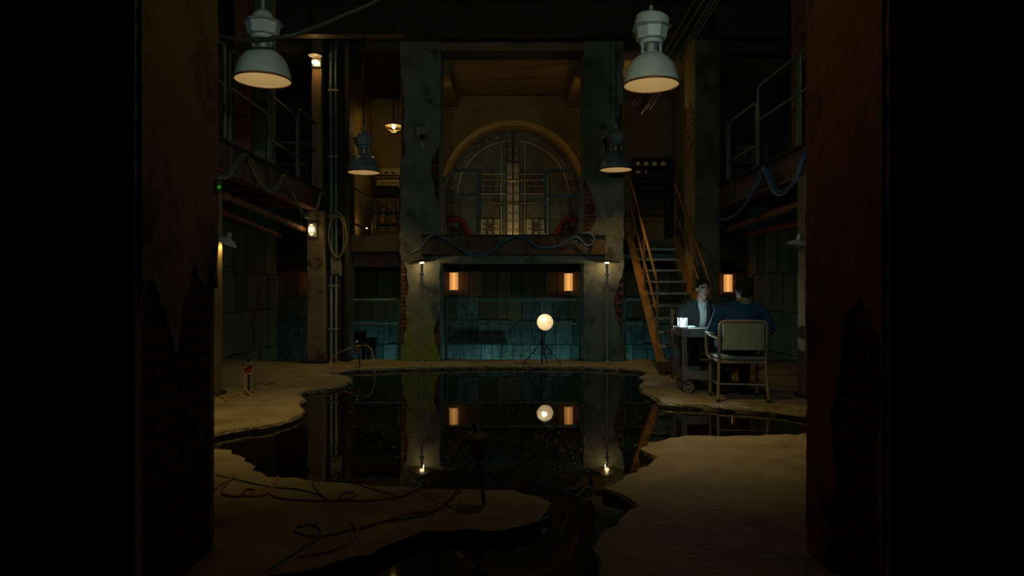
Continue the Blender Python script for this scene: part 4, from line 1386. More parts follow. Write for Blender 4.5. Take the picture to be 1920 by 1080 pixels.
clamp_lamp(Vector((-3.00, 7.28, P(0, 453, 7.28).z)), 'lit clamp lamp on the wooden post at the left wall', .42, PW['clip'], True)
clamp_lamp(Vector((2.93, 7.12, P(0, 458, 7.12).z)), 'unlit pale clamp lamp on the post at the right wall', -.2, 0, False)

# ================================================================== CABLES
def bundle(name, ctrl, n, r, spread, mats, label, cat='cable bundle', seed=1, k=8):
    rnd = random.Random(seed)
    s = spline(ctrl, k)
    t = thing(name, tuple(s[0]), label, cat)
    for j in range(n):
        ph = rnd.uniform(0, 6.28)
        off = Vector((rnd.uniform(-1, 1), rnd.uniform(-1, 1), rnd.uniform(-1, 1))) * spread
        pts_ = []
        for i, p in enumerate(s):
            u = i / len(s)
            sag = math.sin(u * PI * (len(ctrl) - 1) / 2 + ph) * spread * .8
            pts_.append(p + off * (.5 + .5 * math.sin(u * 9 + ph)) + Vector((0, 0, sag * .5)))
        MB().tube(pts_, r * rnd.uniform(.8, 1.2), 6).build('cable', mats[j % len(mats)], t, smooth=60)
    return t


def on_x(px, py, x):
    """the point on the plane X = x that the photo shows at (px, py)"""
    d = x * F / (px - 960.0)
    return P(px, py, d)


xl = -(XL - .06)
bundle('cable_bundle', [on_x(a, b, xl) for a, b in ((398, 322), (412, 334), (428, 327), (455, 292), (470, 305), (490, 345), (510, 360), (524, 348), (533, 330), (545, 355), (566, 398), (580, 405), (594, 390), (602, 363), (612, 372), (618, 395))],
       7, .012, .026, [M['cable_pale'], M['cable_green'], M['cable_olive'], M['cable_pale']], 'olive and green cables hung in swags along the left mezzanine beam', seed=3)
xr_ = XR - .06
bundle('cable_bundle', [on_x(a, b, xr_) for a, b in ((1514, 283), (1505, 305), (1490, 345), (1470, 362), (1455, 358), (1444, 340), (1433, 316), (1420, 345), (1400, 380), (1380, 402), (1360, 412), (1345, 405), (1332, 388), (1324, 372), (1317, 390), (1313, 425))],
       7, .013, .026, [M['hose'], M['hose'], M['cable_pale'], M['hose'], M['cable_olive']], 'blue cables hung in swags along the right mezzanine beam', seed=5)
# hooks the swags hang from
for sgn, x, pxs, lab in ((-1, xl, ((455, 290), (533, 328), (602, 361)), 'left'), (1, xr_, ((1433, 314), (1324, 370)), 'right')):
    for k, (a, b) in enumerate(pxs):
        p = on_x(a, b, x)
        o = MB().tube([p + Vector((sgn * .08, 0, .05)), p + Vector((sgn * .02, 0, .05)), p + Vector((-sgn * .02, 0, .02)), p + Vector((0, 0, -.01))], .006, 6).build('cable_hook', M['steel_dark'])
        tag(o, '%s cable hook on the %s mezzanine beam' % (('nearest', 'second', 'farthest')[k] if len(pxs) == 3 else ('nearer', 'farther')[k], lab), 'hook', 'cable hooks')

# blue hose looped along the landing's fascia
hp = [(130, 155), (210, 112), (250, 40), (330, 5), (420, 50), (520, 110), (660, 167), (760, 150), (880, 70), (1000, 15), (1080, 45), (1170, 100), (1240, 112), (1330, 95), (1420, 40), (1480, 22), (1520, 60), (1560, 92), (1600, 80), (1622, 40), (1600, 2), (1560, -12), (1530, -8)]
bundle('hose', [P(740 + a / 4.355, 440 + b / 4.355, YP - .13) for a, b in hp], 2, .020, .014, [M['hose']], 'blue hose looped along the rusty landing edge', 'hose', 8, 6)
# black cable across the upper left
tag(MB().tube(spline([P(405, 66, 5.4), P(440, 73, 5.4), (P(490, 75, 5.4)), P(545, 66, 5.4), P(590, 51, 5.5), P(640, 30, 5.6), P(720, -10, 5.7), P(760, -90, 5.8), Vector((-.9, 5.95, 4.73))], 6), .019, 8).build('power_cable', M['cable_black'], smooth=60),
    'thick black cable sagging in front of the nearer left lamp', 'cable')
tag(MB().tube(spline([P(405, 66, 5.4), P(330, 30, 5.45), Vector((-2.85, 5.5, 4.0)), Vector((-3.0, 5.9, 4.73))], 6), .019, 8).build('power_cable', M['cable_black'], smooth=60),
    'black cable rising behind the left wall edge', 'cable')
# slanting wires at the upper right
wires = [((1293, 17), (1186, 198)), ((1303, 26), (1193, 198)), ((1319, 24), (1203, 214)), ((1326, 24), (1212, 206)), ((1333, 24), (1219, 206))]
for k, (a, b) in enumerate(wires):
    p0, p1 = P(a[0], a[1], 8.15), P(b[0], b[1], 10.5)
    ext = p0 + (p0 - p1) * .14
    o = MB().tube([ext, p0, p0.lerp(p1, .5) - Vector((0, 0, .015)), p1], .007, 6).build('slanting_wire', M['galv'], smooth=60)
    tag(o, ('leftmost', 'second from the left', 'middle', 'second from the right', 'rightmost')[k] + ' of five wires slanting behind the nearer right lamp', 'wire', 'slanting wires')

# conduits, junction box and hanging coil by the left bay
for k, (px, r, lab) in enumerate(((621, .026, 'left of the two tall conduits beside the rust brown column'), (630, .022, 'right of the two tall conduits beside the rust brown column'))):
    x = P(px, 0, YP - .14).x
    t = thing('conduit', (x, YP - .14, 0), lab, 'conduit', 'tall conduits')
    MB().cone((x, YP - .14, 0), (x, YP - .14, 1.32), r, n=10).build('lower_pipe', M['galv'], t, smooth=50)
    MB().cone((x, YP - .14, 1.55), (x, YP - .14, ZC), r * 1.1, n=10).build('upper_pipe', M['rail_teal'], t, smooth=50)
    for z in (.5, 1.15, 2.2, 3.1, 4.1):
        MB().bbox(x - r * 1.6, x + r * 1.6, YP - .145 - r, YP - .08, z - .015, z + .015, .003).build('clip', M['galv'], t)
a, b = P(619, 484, YP - .2), P(638, 517, YP - .2)
t = thing('junction_box', ((a.x + b.x) / 2, YP - .14, b.z), 'grey junction box joining the two conduits', 'junction box')
MB().bbox(a.x, b.x, YP - .20, YP - .09, b.z, a.z, .008).build('body', M['plaster'], t)
MB().bbox(a.x + .01, b.x - .01, YP - .212, YP - .20, b.z + .01, a.z - .01, .004).build('cover', M['plaster'], t)
c = P(632, 445, YP - .22)
coil = []
for i in range(90):
    a = i / 89 * 2 * PI * 3
    coil.append((c.x + (.125 + .018 * math.sin(a * .37)) * math.cos(a) + .01 * math.sin(i * .5), YP - .22 + .012 * math.sin(a * .5), c.z + .02 + (.33 + .03 * math.cos(a * .41)) * math.sin(a)))
tag(MB().tube(coil, .010, 6).build('cable_coil', M['cable_olive'], smooth=60), 'olive cable coiled in tall loops on the conduits', 'cable')
cd = spline([(P(618, 395, YP - .2)), P(623, 420, YP - .2), P(621, 460, YP - .2), P(630, 482, YP - .2)], 6)
tag(MB().tube(cd, .010, 6).build('hanging_cable', M['hose'], smooth=60), 'blue cable dropping from the left swags to the conduits', 'cable')

# ================================================================== SECURITY CAMERAS
def sec_camera(px, py, label, yaw):
    c = P(px, py, YP - .2)
    t = thing('security_camera', (c.x, YP - .02, c.z - .12), label, 'camera', 'security cameras on the pillars')
    T_ = Matrix.Translation((c.x, YP - .19, c.z)) @ Matrix.Rotation(yaw, 4, 'Z') @ Matrix.Rotation(.55, 4, 'X')
    body = MB(T_).bbox(-.055, .055, -.15, .15, -.05, .05, .012).build('body', M['white_plastic'], t)
    MB(T_).bbox(-.062, .062, -.18, .12, .05, .06, .004).build('sun_hood', M['white_plastic'], body)
    MB(T_).bbox(-.045, .045, -.156, -.149, -.04, .04, .004).build('front_plate', M['black'], body)
    MB(T_ @ Matrix.Translation((0, -.156, 0)) @ Matrix.Rotation(PI / 2, 4, 'X')).lathe([(0, .012), (.02, .012), (.026, 0)], 14).build('lens', M['black_metal'], body)
    MB().cone(tuple(T_ @ Vector((0, .02, -.05))), (c.x, YP - .10, c.z - .17), .016, n=10).build('arm', M['white_plastic'], t, smooth=50)
    MB().ball((c.x, YP - .10, c.z - .17), .024, n=10, m=7).build('joint', M['white_plastic'], t, smooth=60)
    MB().cone((c.x, YP - .10, c.z - .17), (c.x, YP, c.z - .17), .016, n=10).build('bracket', M['white_plastic'], t, smooth=50)
    MB().cone((c.x, YP - .012, c.z - .17), (c.x, YP, c.z - .17), .04, n=14).build('wall_plate', M['white_plastic'], t, smooth=50)


sec_camera(789, 249, 'white security camera high on the mossy left pillar', .28)
sec_camera(1134, 258, 'white security camera high on the right pillar', -.05)

# ================================================================== SENSOR STAKES
def stake(base, top, label, k, plugs=True, ball=False):
    """black rod stuck in the floor carrying red insulators under a flat bronze cap"""
    base, top = Vector(base), Vector(top)
    t = thing('sensor_stake', tuple(base), label, 'stake', 'sensor stakes')
    L = (top - base).length
    T_ = Matrix.Translation(base) @ (top - base).to_track_quat('Z', 'Y').to_matrix().to_4x4()
    z = lambda f: f * L
    MB(T_).cone((0, 0, 0), (0, 0, z(.62)), .010 * k, .009 * k, n=10).build('rod', M['black_metal'], t, smooth=50)
    MB(T_).lathe([(0, z(.57)), (.045 * k, z(.57)), (.045 * k, z(.585)), (.02 * k, z(.6)), (0, z(.6))], 16).build('lower_flange', M['beige_plastic'], t, smooth=35)
    MB(T_).lathe([(0, z(.60)), (.030 * k, z(.60)), (.036 * k, z(.63)), (.036 * k, z(.67)), (.026 * k, z(.69)), (0, z(.69))], 16).build('insulator', M['bracket_red'], t, smooth=35)
    MB(T_).lathe([(0, z(.69)), (.022 * k, z(.69)), (.022 * k, z(.72)), (.034 * k, z(.73)), (.034 * k, z(.78)), (.024 * k, z(.79)), (0, z(.79))], 16).build('insulator', M['bracket_red'], t, smooth=35)
    MB(T_).lathe([(0, z(.79)), (.062 * k, z(.80)), (.066 * k, z(.82)), (.055 * k, z(.85)), (.03 * k, z(.88)), (0, z(.885))], 20).build('cap', M['mushroom'], t, smooth=35)
    MB(T_).cone((0, 0, z(.88)), (0, 0, z(.99)), .013 * k, .010 * k, n=10).build('tip', M['black_metal'], t, smooth=35)
    if ball:
        MB(T_).ball((0, 0, z(1.0)), .022 * k, n=12, m=8).build('tip_lens', M['dial'], t, smooth=80)
    if plugs:
        for s_ in (-1, 1):
            MB(T_).cone((s_ * .02 * k, 0, z(.765)), (s_ * .058 * k, -.012, z(.765)), .012 * k, n=8).build('plug', M['beige_plastic'], t, smooth=50)
    return t


b3 = G(908, 946)
stake(b3, P(889, 792, b3.y - .02), 'nearest sensor stake, standing on the front tongue of concrete', 1.05)
b1 = G(467, 740)
stake(b1, P(466, 671, b1.y), 'sensor stake on the pale slab at left', 1.0)
b2 = G(675, 688)
stake(b2, P(669, 641, b2.y), 'farthest sensor stake, with a pale tip by the pit railing', .95, ball=True)


def floor_cable(pxs, z, r, m, label, name='floor_cable', k=8):
    pts_ = [G(a, b, z + r) if len(q) == 2 else P(a, b, q[2]) for q in pxs for a, b in [q[:2]]]
    tag(MB().tube(spline(pts_, k), r, 6).build(name, m, smooth=60), label, 'cable')


d3 = b3.y
floor_cable([(404, 918), (412, 908), (430, 900), (440, 890), (418, 914), (420, 927), (450, 930), (470, 928), (478, 920), (466, 917), (456, 921), (462, 929), (490, 930), (505, 921), (521, 893, G(521, 893).y - .03), (508, 915), (505, 925), (530, 935), (590, 938), (640, 937), (662, 931), (665, 924), (650, 923), (637, 929), (645, 937), (690, 938), (740, 932), (780, 920), (812, 902, d3 + .12), (840, 874, d3 + .05), (858, 845, d3), (868, 826, d3 - .02)],
            0, .0055, M['cable_orange'], 'orange cable running left from the nearest sensor stake')
floor_cable([(912, 823, d3), (905, 850, d3 - .02), (890, 880, d3 - .02), (872, 908, d3 + .02), (845, 938, G(845, 948).y), (815, 957), (780, 960), (740, 970), (705, 982), (670, 992), (668, 988), (658, 980), (668, 986), (668, 1003), (650, 1020), (610, 1035), (560, 1043)],
            0, .0055, M['cable_orange'], 'orange cable curling forward from the nearest sensor stake')
floor_cable([(884, 868, d3), (870, 880, d3 + .05), (850, 884, d3 + .1), (815, 884, d3 + .2), (785, 900, G(785, 915).y), (760, 928), (735, 926), (690, 914), (650, 904), (600, 899, G(600, 903).y), (586, 905), (590, 915), (605, 930), (612, 935), (590, 925), (560, 918), (500, 912), (450, 900), (405, 890)],
            0, .004, M['cable_green'], 'thin green cable running left across the front tongue')
floor_cable([(880, 885, d3 - .02), (862, 912, d3), (835, 945, G(835, 952).y), (805, 962), (760, 972), (700, 982), (650, 995), (610, 1004), (575, 1004), (553, 995), (560, 987), (585, 984), (600, 993), (598, 1008), (570, 1025), (540, 1045), (500, 1070)],
            0, .004, M['cable_green'], 'thin green cable looping forward on the front tongue')
d1 = b1.y
floor_cable([(458, 690, d1), (459, 710, d1 - .04), (460, 728, d1 - .05), (472, 741), (476, 738), (472, 731, d1 - .02), (462, 738), (448, 737), (432, 744), (424, 752), (420, 747), (412, 742), (403, 744), (395, 752)],
            0, .008, M['cable_yellow'], 'yellow cable at the foot of the left sensor stake')
floor_cable([(486, 729), (500, 727), (515, 722), (528, 715), (540, 708), (558, 705), (575, 702), (578, 699), (562, 699), (556, 703), (570, 706), (580, 704), (590, 700)],
            0, .007, M['cable_yellow'], 'yellow cable strewn over the pale slab between two stakes')
floor_cable([(474, 700, d1), (480, 715, d1 - .02), (478, 726), (484, 719), (492, 717), (500, 722), (506, 719), (516, 720)],
            0, .004, M['cable_black'], 'thin dark wire from the left sensor stake')
d2 = b2.y
floor_cable([(619, 690), (621, 676, d2), (630, 664, d2), (645, 657, d2), (655, 653, d2), (667, 652, d2)],
            0, .008, M['cable_yellow'], 'yellow cable arching left from the farthest stake')
floor_cable([(673, 652, d2), (682, 648, d2 - .02), (690, 649, d2 - .05), (697, 658, d2 - .1), (701, 672, d2 - .16), (703, 684, d2 - .2), (702, 700, d2 - .25)],
            0, .008, M['cable_yellow'], 'yellow cable arching right from the farthest stake into the water')
floor_cable([(712, 686), (730, 684.5), (760, 683), (790, 681), (830, 682)],
            0, .007, M['cable_yellow'], 'yellow cable along the foot of the mossy pillar')

# ================================================================== REAR BAYS
# left bay: control panel, rack with jars, wooden post, pilot lamp
a, b = P(702, 316, YB - .2), P(752, 360, YB - .2)
t = thing('control_panel', ((a.x + b.x) / 2, YB - .14, b.z), 'cream control panel with two round dials above the jar rack', 'control panel')
MB().bbox(a.x, b.x, YB - .22, YB - .14, b.z, a.z, .01).build('body', M['cream_panel'], t)
for px, r in ((721, .035), (739, .045)):
    c = P(px, 346, YB - .23)
    Mx = Matrix.Translation((c.x, YB - .22, c.z)) @ Matrix.Rotation(PI / 2, 4, 'X')
    dl = MB().lathe([(r * .8, .0), (r, 0), (r, .03), (r * .82, .03)], 20, Mx, True).build('dial_ring', M['brass'], t, smooth=35)
    MB().lathe([(0, .012), (r * .82, .012), (r * .82, 0), (0, 0)], 20, Mx).build('dial_face', M['dial'], dl, smooth=35)
for k in range(3):
    MB().bbox(a.x + .08 + k * .13, a.x + .13 + k * .13, YB - .235, YB - .22, a.z - .11, a.z - .07, .004).build('switch', M['black'], t)

rk = thing('jar_rack', (-2.2, 12.4, ZL), 'black metal rack with amber jars in the left rear bay', 'rack')
rx0, rx1, ry0, ry1 = P(699, 0, 12.3).x, P(751, 0, 12.3).x, 12.25, 12.55
rz = lambda py: P(0, py, 12.3).z
for x in (rx0, rx1):
    for y in (ry0, ry1):
        MB().bbox(x - .014, x + .014, y - .014, y + .014, ZL, rz(330), .003).build('upright', M['black_metal'], rk)
for y in (ry0, ry1):
    MB().bbox(rx0, rx1, y - .013, y + .013, rz(332), rz(329), .003).build('top_bar', M['black_metal'], rk)
shelf_z = [rz(420), rz(398), rz(366)]
for z in shelf_z:
    MB().bbox(rx0 + .014, rx1 - .014, ry0 - .01, ry1 + .01, z - .02, z, .003).build('shelf', M['black_metal'], rk)
MB().bar((rx0, ry0 - .02, rz(372)), (rx1, ry0 - .02, rz(410)), .02, .03, (0, 1, 0)).build('brace', M['black_metal'], rk)


def jar(c, r, h, label):
    t = thing('jar', tuple(c), label, 'jar', 'amber jars on the rack')
    T_ = Matrix.Translation(c)
    MB().lathe([(0, 0), (r * .92, 0), (r, .012), (r, h * .66), (r * .8, h * .78), (r * .62, h * .82), (r * .62, h * .86), (0, h * .86)], 18, T_).build('glass_body', M['amber_glass'], t, smooth=40)
    MB().lathe([(0, h * .86), (r * .7, h * .86), (r * .72, h * .88), (r * .72, h * .98), (r * .66, h), (0, h)], 18, T_).build('lid', M['jar_lid'], t, smooth=40)
    return t


rows = [(shelf_z[0], (705, 719, 741), 'bottom shelf'), (shelf_z[1], (707, 720, 739), 'middle shelf')]
nm = ('leftmost', 'middle', 'rightmost')
for z, xs, sh in rows:
    for k, px in enumerate(xs):
        jar(Vector((P(px, 0, 12.4).x, 12.4, z)), .05, .185 if sh == 'bottom shelf' else .24, '%s amber jar on the %s of the rack' % (nm[k], sh))
o = MB().bbox(rx0 + .06, rx1 - .06, 12.3, 12.52, shelf_z[2], shelf_z[2] + .17, .02)
tag(o.build('equipment_case', M['black']), 'black equipment case on the rack top shelf below the dials', 'case')
tag(MB().bbox(P(673, 0, 12.9).x, P(687, 0, 12.9).x, 12.85, 13.0, ZL, rz(322), .01).build('timber', M['wood_post']), 'upright ochre timber left of the jar rack', 'timber')
c = P(687, 429, 12.1)
t = thing('pilot_lamp', (c.x, 12.1, ZL), 'tiny glowing pilot lamp low in the left rear bay', 'lamp')
MB().cone((c.x, 12.1, ZL), (c.x, 12.1, c.z - .015), .012, n=8).build('stem', M['black_metal'], t)
MB().lathe([(0, 0), (.06, 0), (.05, .02), (0, .02)], 14, Matrix.Translation((c.x, 12.1, ZL))).build('base', M['black_metal'], t)
MB().ball((c.x, 12.1, c.z), .022, n=10, m=7).build('bulb', M['pilot'], t, smooth=80)
child_light(t, 'pilot_light', 'POINT', (c.x + .02, 12.05, c.z + .04), .45, WARM, .02)
# sloping stair rail seen in the left bay
t = thing('handrail', (-2.3, 11.4, ZL), 'dark sloping handrail crossing the left rear bay', 'railing')
for (a, b) in (((641, 340), (712, 380)), ((641, 408), (690, 432))):
    MB().cone(P(a[0], a[1], 11.2), P(b[0], b[1], 11.8), .018, n=8).build('rail', M['rail'], t, smooth=50)
for (px, p0, d) in ((648, 344, 11.26), (705, 376, 11.74)):
    q = P(px, p0, d)
    MB().cone((q.x, q.y, ZL), q, .016, n=8).build('post', M['rail'], t, smooth=50)

# right bay: dark cabinet with pale jars put in for lit arches on its top shelf
a, b = P(1188, 297, 13.2), P(1256, 372, 13.2)
cb = thing('cabinet', ((a.x + b.x) / 2, 13.2, b.z), 'dark open cabinet of jars in the right rear bay', 'cabinet')
MB().box(a.x, b.x, 13.31, 13.34, b.z, a.z).build('back_board', M['black'], cb)
for x in (a.x, b.x):
    MB().bbox(x - .015, x + .015, 13.05, 13.34, b.z, a.z, .004).build('side_board', M['steel_dark'], cb)
for py in (297, 312, 327, 342, 357, 371):
    z = P(0, py, 13.1).z
    MB().bbox(a.x, b.x, 13.05, 13.34, z - .012, z + .012, .004).build('shelf', M['steel_dark'], cb)
MB().bbox(a.x + .05, a.x + .09, 13.07, 13.3, ZL, b.z, .004).build('leg', M['steel_dark'], cb)
MB().bbox(b.x - .09, b.x - .05, 13.07, 13.3, ZL, b.z, .004).build('leg', M['steel_dark'], cb)
ordn = ('leftmost', 'second', 'third', 'rightmost')
for k, px in enumerate((1196, 1212, 1228, 1245)):
    c = P(px, 311, 13.15)
    T_ = Matrix.Translation((c.x, 13.17, P(0, 312, 13.1).z + .012))
    t = thing('pale_jar', tuple(T_.translation), '%s of four pale round jars on the cabinet top shelf' % ordn[k], 'jar', 'pale jars in the cabinet')
    MB().lathe([(0, 0), (.05, 0), (.055, .02), (.05, .06), (.03, .085), (0, .088)], 18, T_).build('body', M['dial'], t, smooth=45)
    MB().lathe([(0, .086), (.016, .086), (.016, .1), (0, .1)], 12, T_).build('knob', M['brass'], t, smooth=45)
c = P(1196, 325, 13.15)
tag(MB().bbox(c.x - .045, c.x + .045, 13.1, 13.25, P(0, 327, 13.1).z + .012, P(0, 327, 13.1).z + .075, .01).build('tin', M['dial']), 'pale rectangular tin on the second cabinet shelf', 'tin')
c = P(1212, 325, 13.15)
t = thing('bottle', (c.x, 13.18, P(0, 327, 13.1).z + .012), 'small bottle beside the tin in the cabinet', 'bottle')
MB().lathe([(0, 0), (.02, 0), (.02, .06), (.008, .08), (.008, .1), (0, .1)], 12, Matrix.Translation((c.x, 13.18, P(0, 327, 13.1).z + .012))).build('body', M['jar_lid'], t, smooth=45)
# crate-like cabinet on the right mezzanine, dark shelf on the left one
t = thing('equipment_cabinet', (3.45, 10.3, ZM), 'dim equipment cabinet behind the right mezzanine railing', 'cabinet')
MB().bbox(3.28, 3.78, 10.2, 10.6, ZM + .02, ZM + .62, .015).build('body', M['panel'], t)
MB().bbox(3.33, 3.52, 10.18, 10.2, ZM + .12, ZM + .55, .01).build('door', M['steel_dark'], t)
MB().bbox(3.55, 3.73, 10.18, 10.2, ZM + .12, ZM + .55, .01).build('door', M['steel_dark'], t)
t = thing('shelf_unit', (-3.5, 10.6, ZM), 'dark low shelf unit behind the left mezzanine railing', 'shelf')
for z in (.05, .38, .72):
    MB().bbox(-3.95, -3.1, 10.55, 10.85, ZM + z, ZM + z + .03, .004).build('shelf', M['panel'], t)
for x in (-3.94, -3.12):
    MB().bbox(x - .015, x + .015, 10.55, 10.85, ZM, ZM + .75, .004).build('side_board', M['steel_dark'], t)

# ================================================================== CART AND LANTERN
CX0, CX1, CY0, CY1 = 1.83, 2.33, 7.40, 7.85
ct = thing('cart', ((CX0 + CX1) / 2, (CY0 + CY1) / 2, 0), 'grey steel utility cart between the two seated men', 'cart')


def tray(z0, z1, name):
    o = MB().bbox(CX0, CX1, CY0, CY1, z1 - .02 if name == 'top_tray' else z0, z1 if name == 'top_tray' else z0 + .02, .004).build(name, M['cart'], ct)
    for (xa, xb, ya, yb) in ((CX0, CX1, CY0 - .006, CY0 + .002), (CX0, CX1, CY1 - .002, CY1 + .006), (CX0 - .006, CX0 + .002, CY0, CY1), (CX1 - .002, CX1 + .006, CY0, CY1)):
        MB().bbox(xa, xb, ya, yb, z0, z1, .002).build('lip', M['cart'], o)
    return o


tray(.595, .685, 'top_tray')
tray(.145, .235, 'lower_tray')
for x, sx in ((CX0, 1), (CX1, -1)):
    for y, sy in ((CY0, 1), (CY1, -1)):
        m = MB()
        m.box(*sorted((x - sx * .008, x + sx * .034)), *sorted((y - sy * .012, y - sy * .007)), .13, .69)
        m.box(*sorted((x - sx * .012, x - sx * .007)), *sorted((y - sy * .008, y + sy * .034)), .13, .69)
        lg = m.build('leg', M['cart'], ct)
        hm = MB()
        for k in range(18):
            z = .25 + k * .0195
            hm.box(x + sx * .006, x + sx * .020, y - sy * .0135, y - sy * .0115, z, z + .010)
        hm.v = [Vector(p) for p in hm.v]
        ho = hm.build('punched_holes', M['black'], lg)
        ho['kind'] = 'stuff'
for x in (CX0 + .05, CX1 - .05):
    for y in (CY0 + .05, CY1 - .05):
        cs = MB().bbox(x - .03, x + .03, y - .03, y + .03, .118, .145, .004).build('caster', M['cart'], ct)
        for s_ in (-.02, .02):
            MB().bar((x + s_ * 1.0 + .0, y - .022, .12), (x + s_ * 1.0, y - .022, .05), .004, .03, (0, 1, 0)).build('fork', M['cart'], cs)
        Mx = Matrix.Translation((x + .012, y - .022, .058)) @ Matrix.Rotation(-.5, 4, 'Z') @ Matrix.Rotation(PI / 2, 4, 'X')
        MB().lathe([(.040, -.014), (.056, -.014), (.058, -.008), (.058, .008), (.056, .014), (.040, .014)], 24, Mx, True).build('tyre', M['galv'], cs, smooth=40)
        wh = MB()
        wh.lathe([(0, -.016), (.014, -.016), (.014, .016), (0, .016)], 12, Mx)
        for k in range(6):
            a = k * PI / 3
            wh.bar(tuple(Mx @ Vector((0, 0, 0))), tuple(Mx @ Vector((.043 * math.cos(a), .043 * math.sin(a), 0))), .010, .016, tuple(Mx.to_3x3() @ Vector((0, 0, 1))))
        wh.build('wheel', M['galv'], cs)

# lantern
c = P(1280, 612, 7.48)
c.z = .686
ln = thing('lantern', tuple(c), 'bright white glass lantern on the corner of the cart', 'lantern')
MB().bbox(c.x - .056, c.x + .056, c.y - .056, c.y + .056, c.z, c.z + .018, .004).build('base', M['galv'], ln)
MB().bbox(c.x - .056, c.x + .056, c.y - .056, c.y + .056, c.z + .118, c.z + .130, .004).build('top_frame', M['galv'], ln)
for sx in (-1, 1):
    for sy in (-1, 1):
        MB().bbox(c.x + sx * .05 - .004, c.x + sx * .05 + .004, c.y + sy * .05 - .004, c.y + sy * .05 + .004, c.z + .018, c.z + .118, .001).build('corner_bar', M['galv'], ln)
for (xa, xb, ya, yb) in ((-.046, .046, -.052, -.050), (-.046, .046, .050, .052), (-.052, -.050, -.046, .046), (.050, .052, -.046, .046)):
    MB().box(c.x + xa, c.x + xb, c.y + ya, c.y + yb, c.z + .018, c.z + .118).build('pane', M['glass'], ln)
MB().lathe([(0, .018), (.022, .018), (.024, .03), (.024, .075), (.016, .085), (0, .088)], 16, Matrix.Translation(c)).build('bulb', M['bulb_cold'], ln, smooth=40)
MB().tube([(c.x - .05, c.y, c.z + .13), (c.x - .04, c.y, c.z + .14), (c.x + .04, c.y, c.z + .14), (c.x + .05, c.y, c.z + .13)], .003, 6).build('handle', M['galv'], ln)
for k in range(3):
    MB().tube([(c.x - .03 + k * .03 + .011 * math.cos(2 * PI * j / 12), c.y - .03, c.z + .104 + .011 * math.sin(2 * PI * j / 12)) for j in range(12)], .002, 6, True).build('coil', M['galv'], ln)
child_light(ln, 'lantern_glow', 'POINT', (c.x, c.y, c.z + .098), PW['lantern'], (.72, .93, 1.0), .012)
ln.scale = (.84, .84, .96)
tag(MB().bbox(1.93, 2.03, 7.66, 7.80, .686, .70, .003).build('notebook', M['shirt']), 'small pale notebook on the cart behind the lantern', 'notebook')

# ================================================================== CHAIRS
def metal_chair(loc, rz):
    """seen from behind: the backrest is on the -y side"""
    t = thing('metal_armchair', loc, 'tan steel armchair with grey vinyl pads under the man in navy', 'chair')
    W = .225
    T0 = Matrix.Translation(loc) @ Matrix.Rotation(rz, 4, 'Z')
    r = .016

    def tube(pts_, name, rr=r, k=5):
        MB(T0).tube(spline(pts_, k) if k else pts_, rr, 8).build(name, M['chair_metal'], t, smooth=60)
    # back frame hoop, running down into the rear legs
    tube([(-W, -.20, .42), (-W, -.235, .60), (-W, -.25, .74)], 'back_frame')
    tube([(W, -.20, .42), (W, -.235, .60), (W, -.25, .74)], 'back_frame')
    tube([(-W, -.25, .74), (-W + .012, -.252, .775), (-W + .05, -.253, .793), (0, -.254, .796), (W - .05, -.253, .793), (W - .012, -.252, .775), (W, -.25, .74)], 'back_frame')
    for sx in (-1, 1):
        tube([(sx * W, -.20, .43), (sx * (W + .002), -.205, .30), (sx * (W + .016), -.245, .01)], 'leg')
        MB(T0).cone((sx * (W + .016), -.246, 0), (sx * (W + .016), -.244, .03), .018, n=10).build('foot_cap', M['black'], t)
        # front leg rises into the arm support and bends back as the arm
        tube([(sx * (W + .012), .19, .01), (sx * (W + .012), .19, .36)], 'leg', k=0)
        MB(T0).cone((sx * (W + .012), .19, 0), (sx * (W + .012), .19, .03), .018, n=10).build('foot_cap', M['black'], t)
        tube([(sx * (W + .015), .12, .385), (sx * (W + .05), .15, .43), (sx * (W + .055), .16, .52), (sx * (W + .055), .155, .60), (sx * (W + .05), .12, .645), (sx * (W + .045), -.05, .64), (sx * (W + .01), -.225, .62)], 'arm_frame')
        MB(T0).bbox(sx * (W + .05) - .024, sx * (W + .05) + .024, -.10, .16, .652, .675, .008).build('arm_pad', M['chair_pad'], t)
        MB(T0).cone((sx * (W + .012), .19, .17), (sx * (W + .008), -.222, .17), .008, n=6).build('side_stretcher', M['galv'], t)
    MB(T0).cone((-W - .006, -.222, .175), (W + .006, -.222, .175), .007, n=6).build('rear_stretcher', M['galv'], t)
    # pads
    pd = MB()
    n = 10
    v, f = [], []
    for iz in range(2):
        for i in range(n + 1):
            x = -W + .03 + (2 * W - .06) * i / n
            bow = -.018 * (1 - (2 * i / n - 1) ** 2)
            for yy in (-.012, .018):
                v.append(T0 @ Vector((x, -.238 + bow + yy - (.012 if iz else 0), .515 + iz * .262)))
    m2 = 2 * (n + 1)
    for i in range(n):
        a = i * 2
        f += [(a, a + 2, m2 + a + 2, m2 + a), (a + 1, m2 + a + 1, m2 + a + 3, a + 3), (m2 + a, m2 + a + 2, m2 + a + 3, m2 + a + 1), (a, a + 1, a + 3, a + 2)]
    f += [(0, m2, m2 + 1, 1), (2 * n, 2 * n + 1, m2 + 2 * n + 1, m2 + 2 * n)]
    pd.add(v, f)
    pd.build('back_pad', M['chair_pad'], t)
    MB(T0).bbox(-W - .01, W + .01, -.20, .22, .405, .445, .014).build('seat', M['chair_pad'], t)
    MB(T0).bbox(-W - .005, W + .005, -.205, .215, .375, .405, .006).build('seat_frame', M['chair_metal'], t)
    return t


metal_chair((2.285, 7.02, 0), -.10)

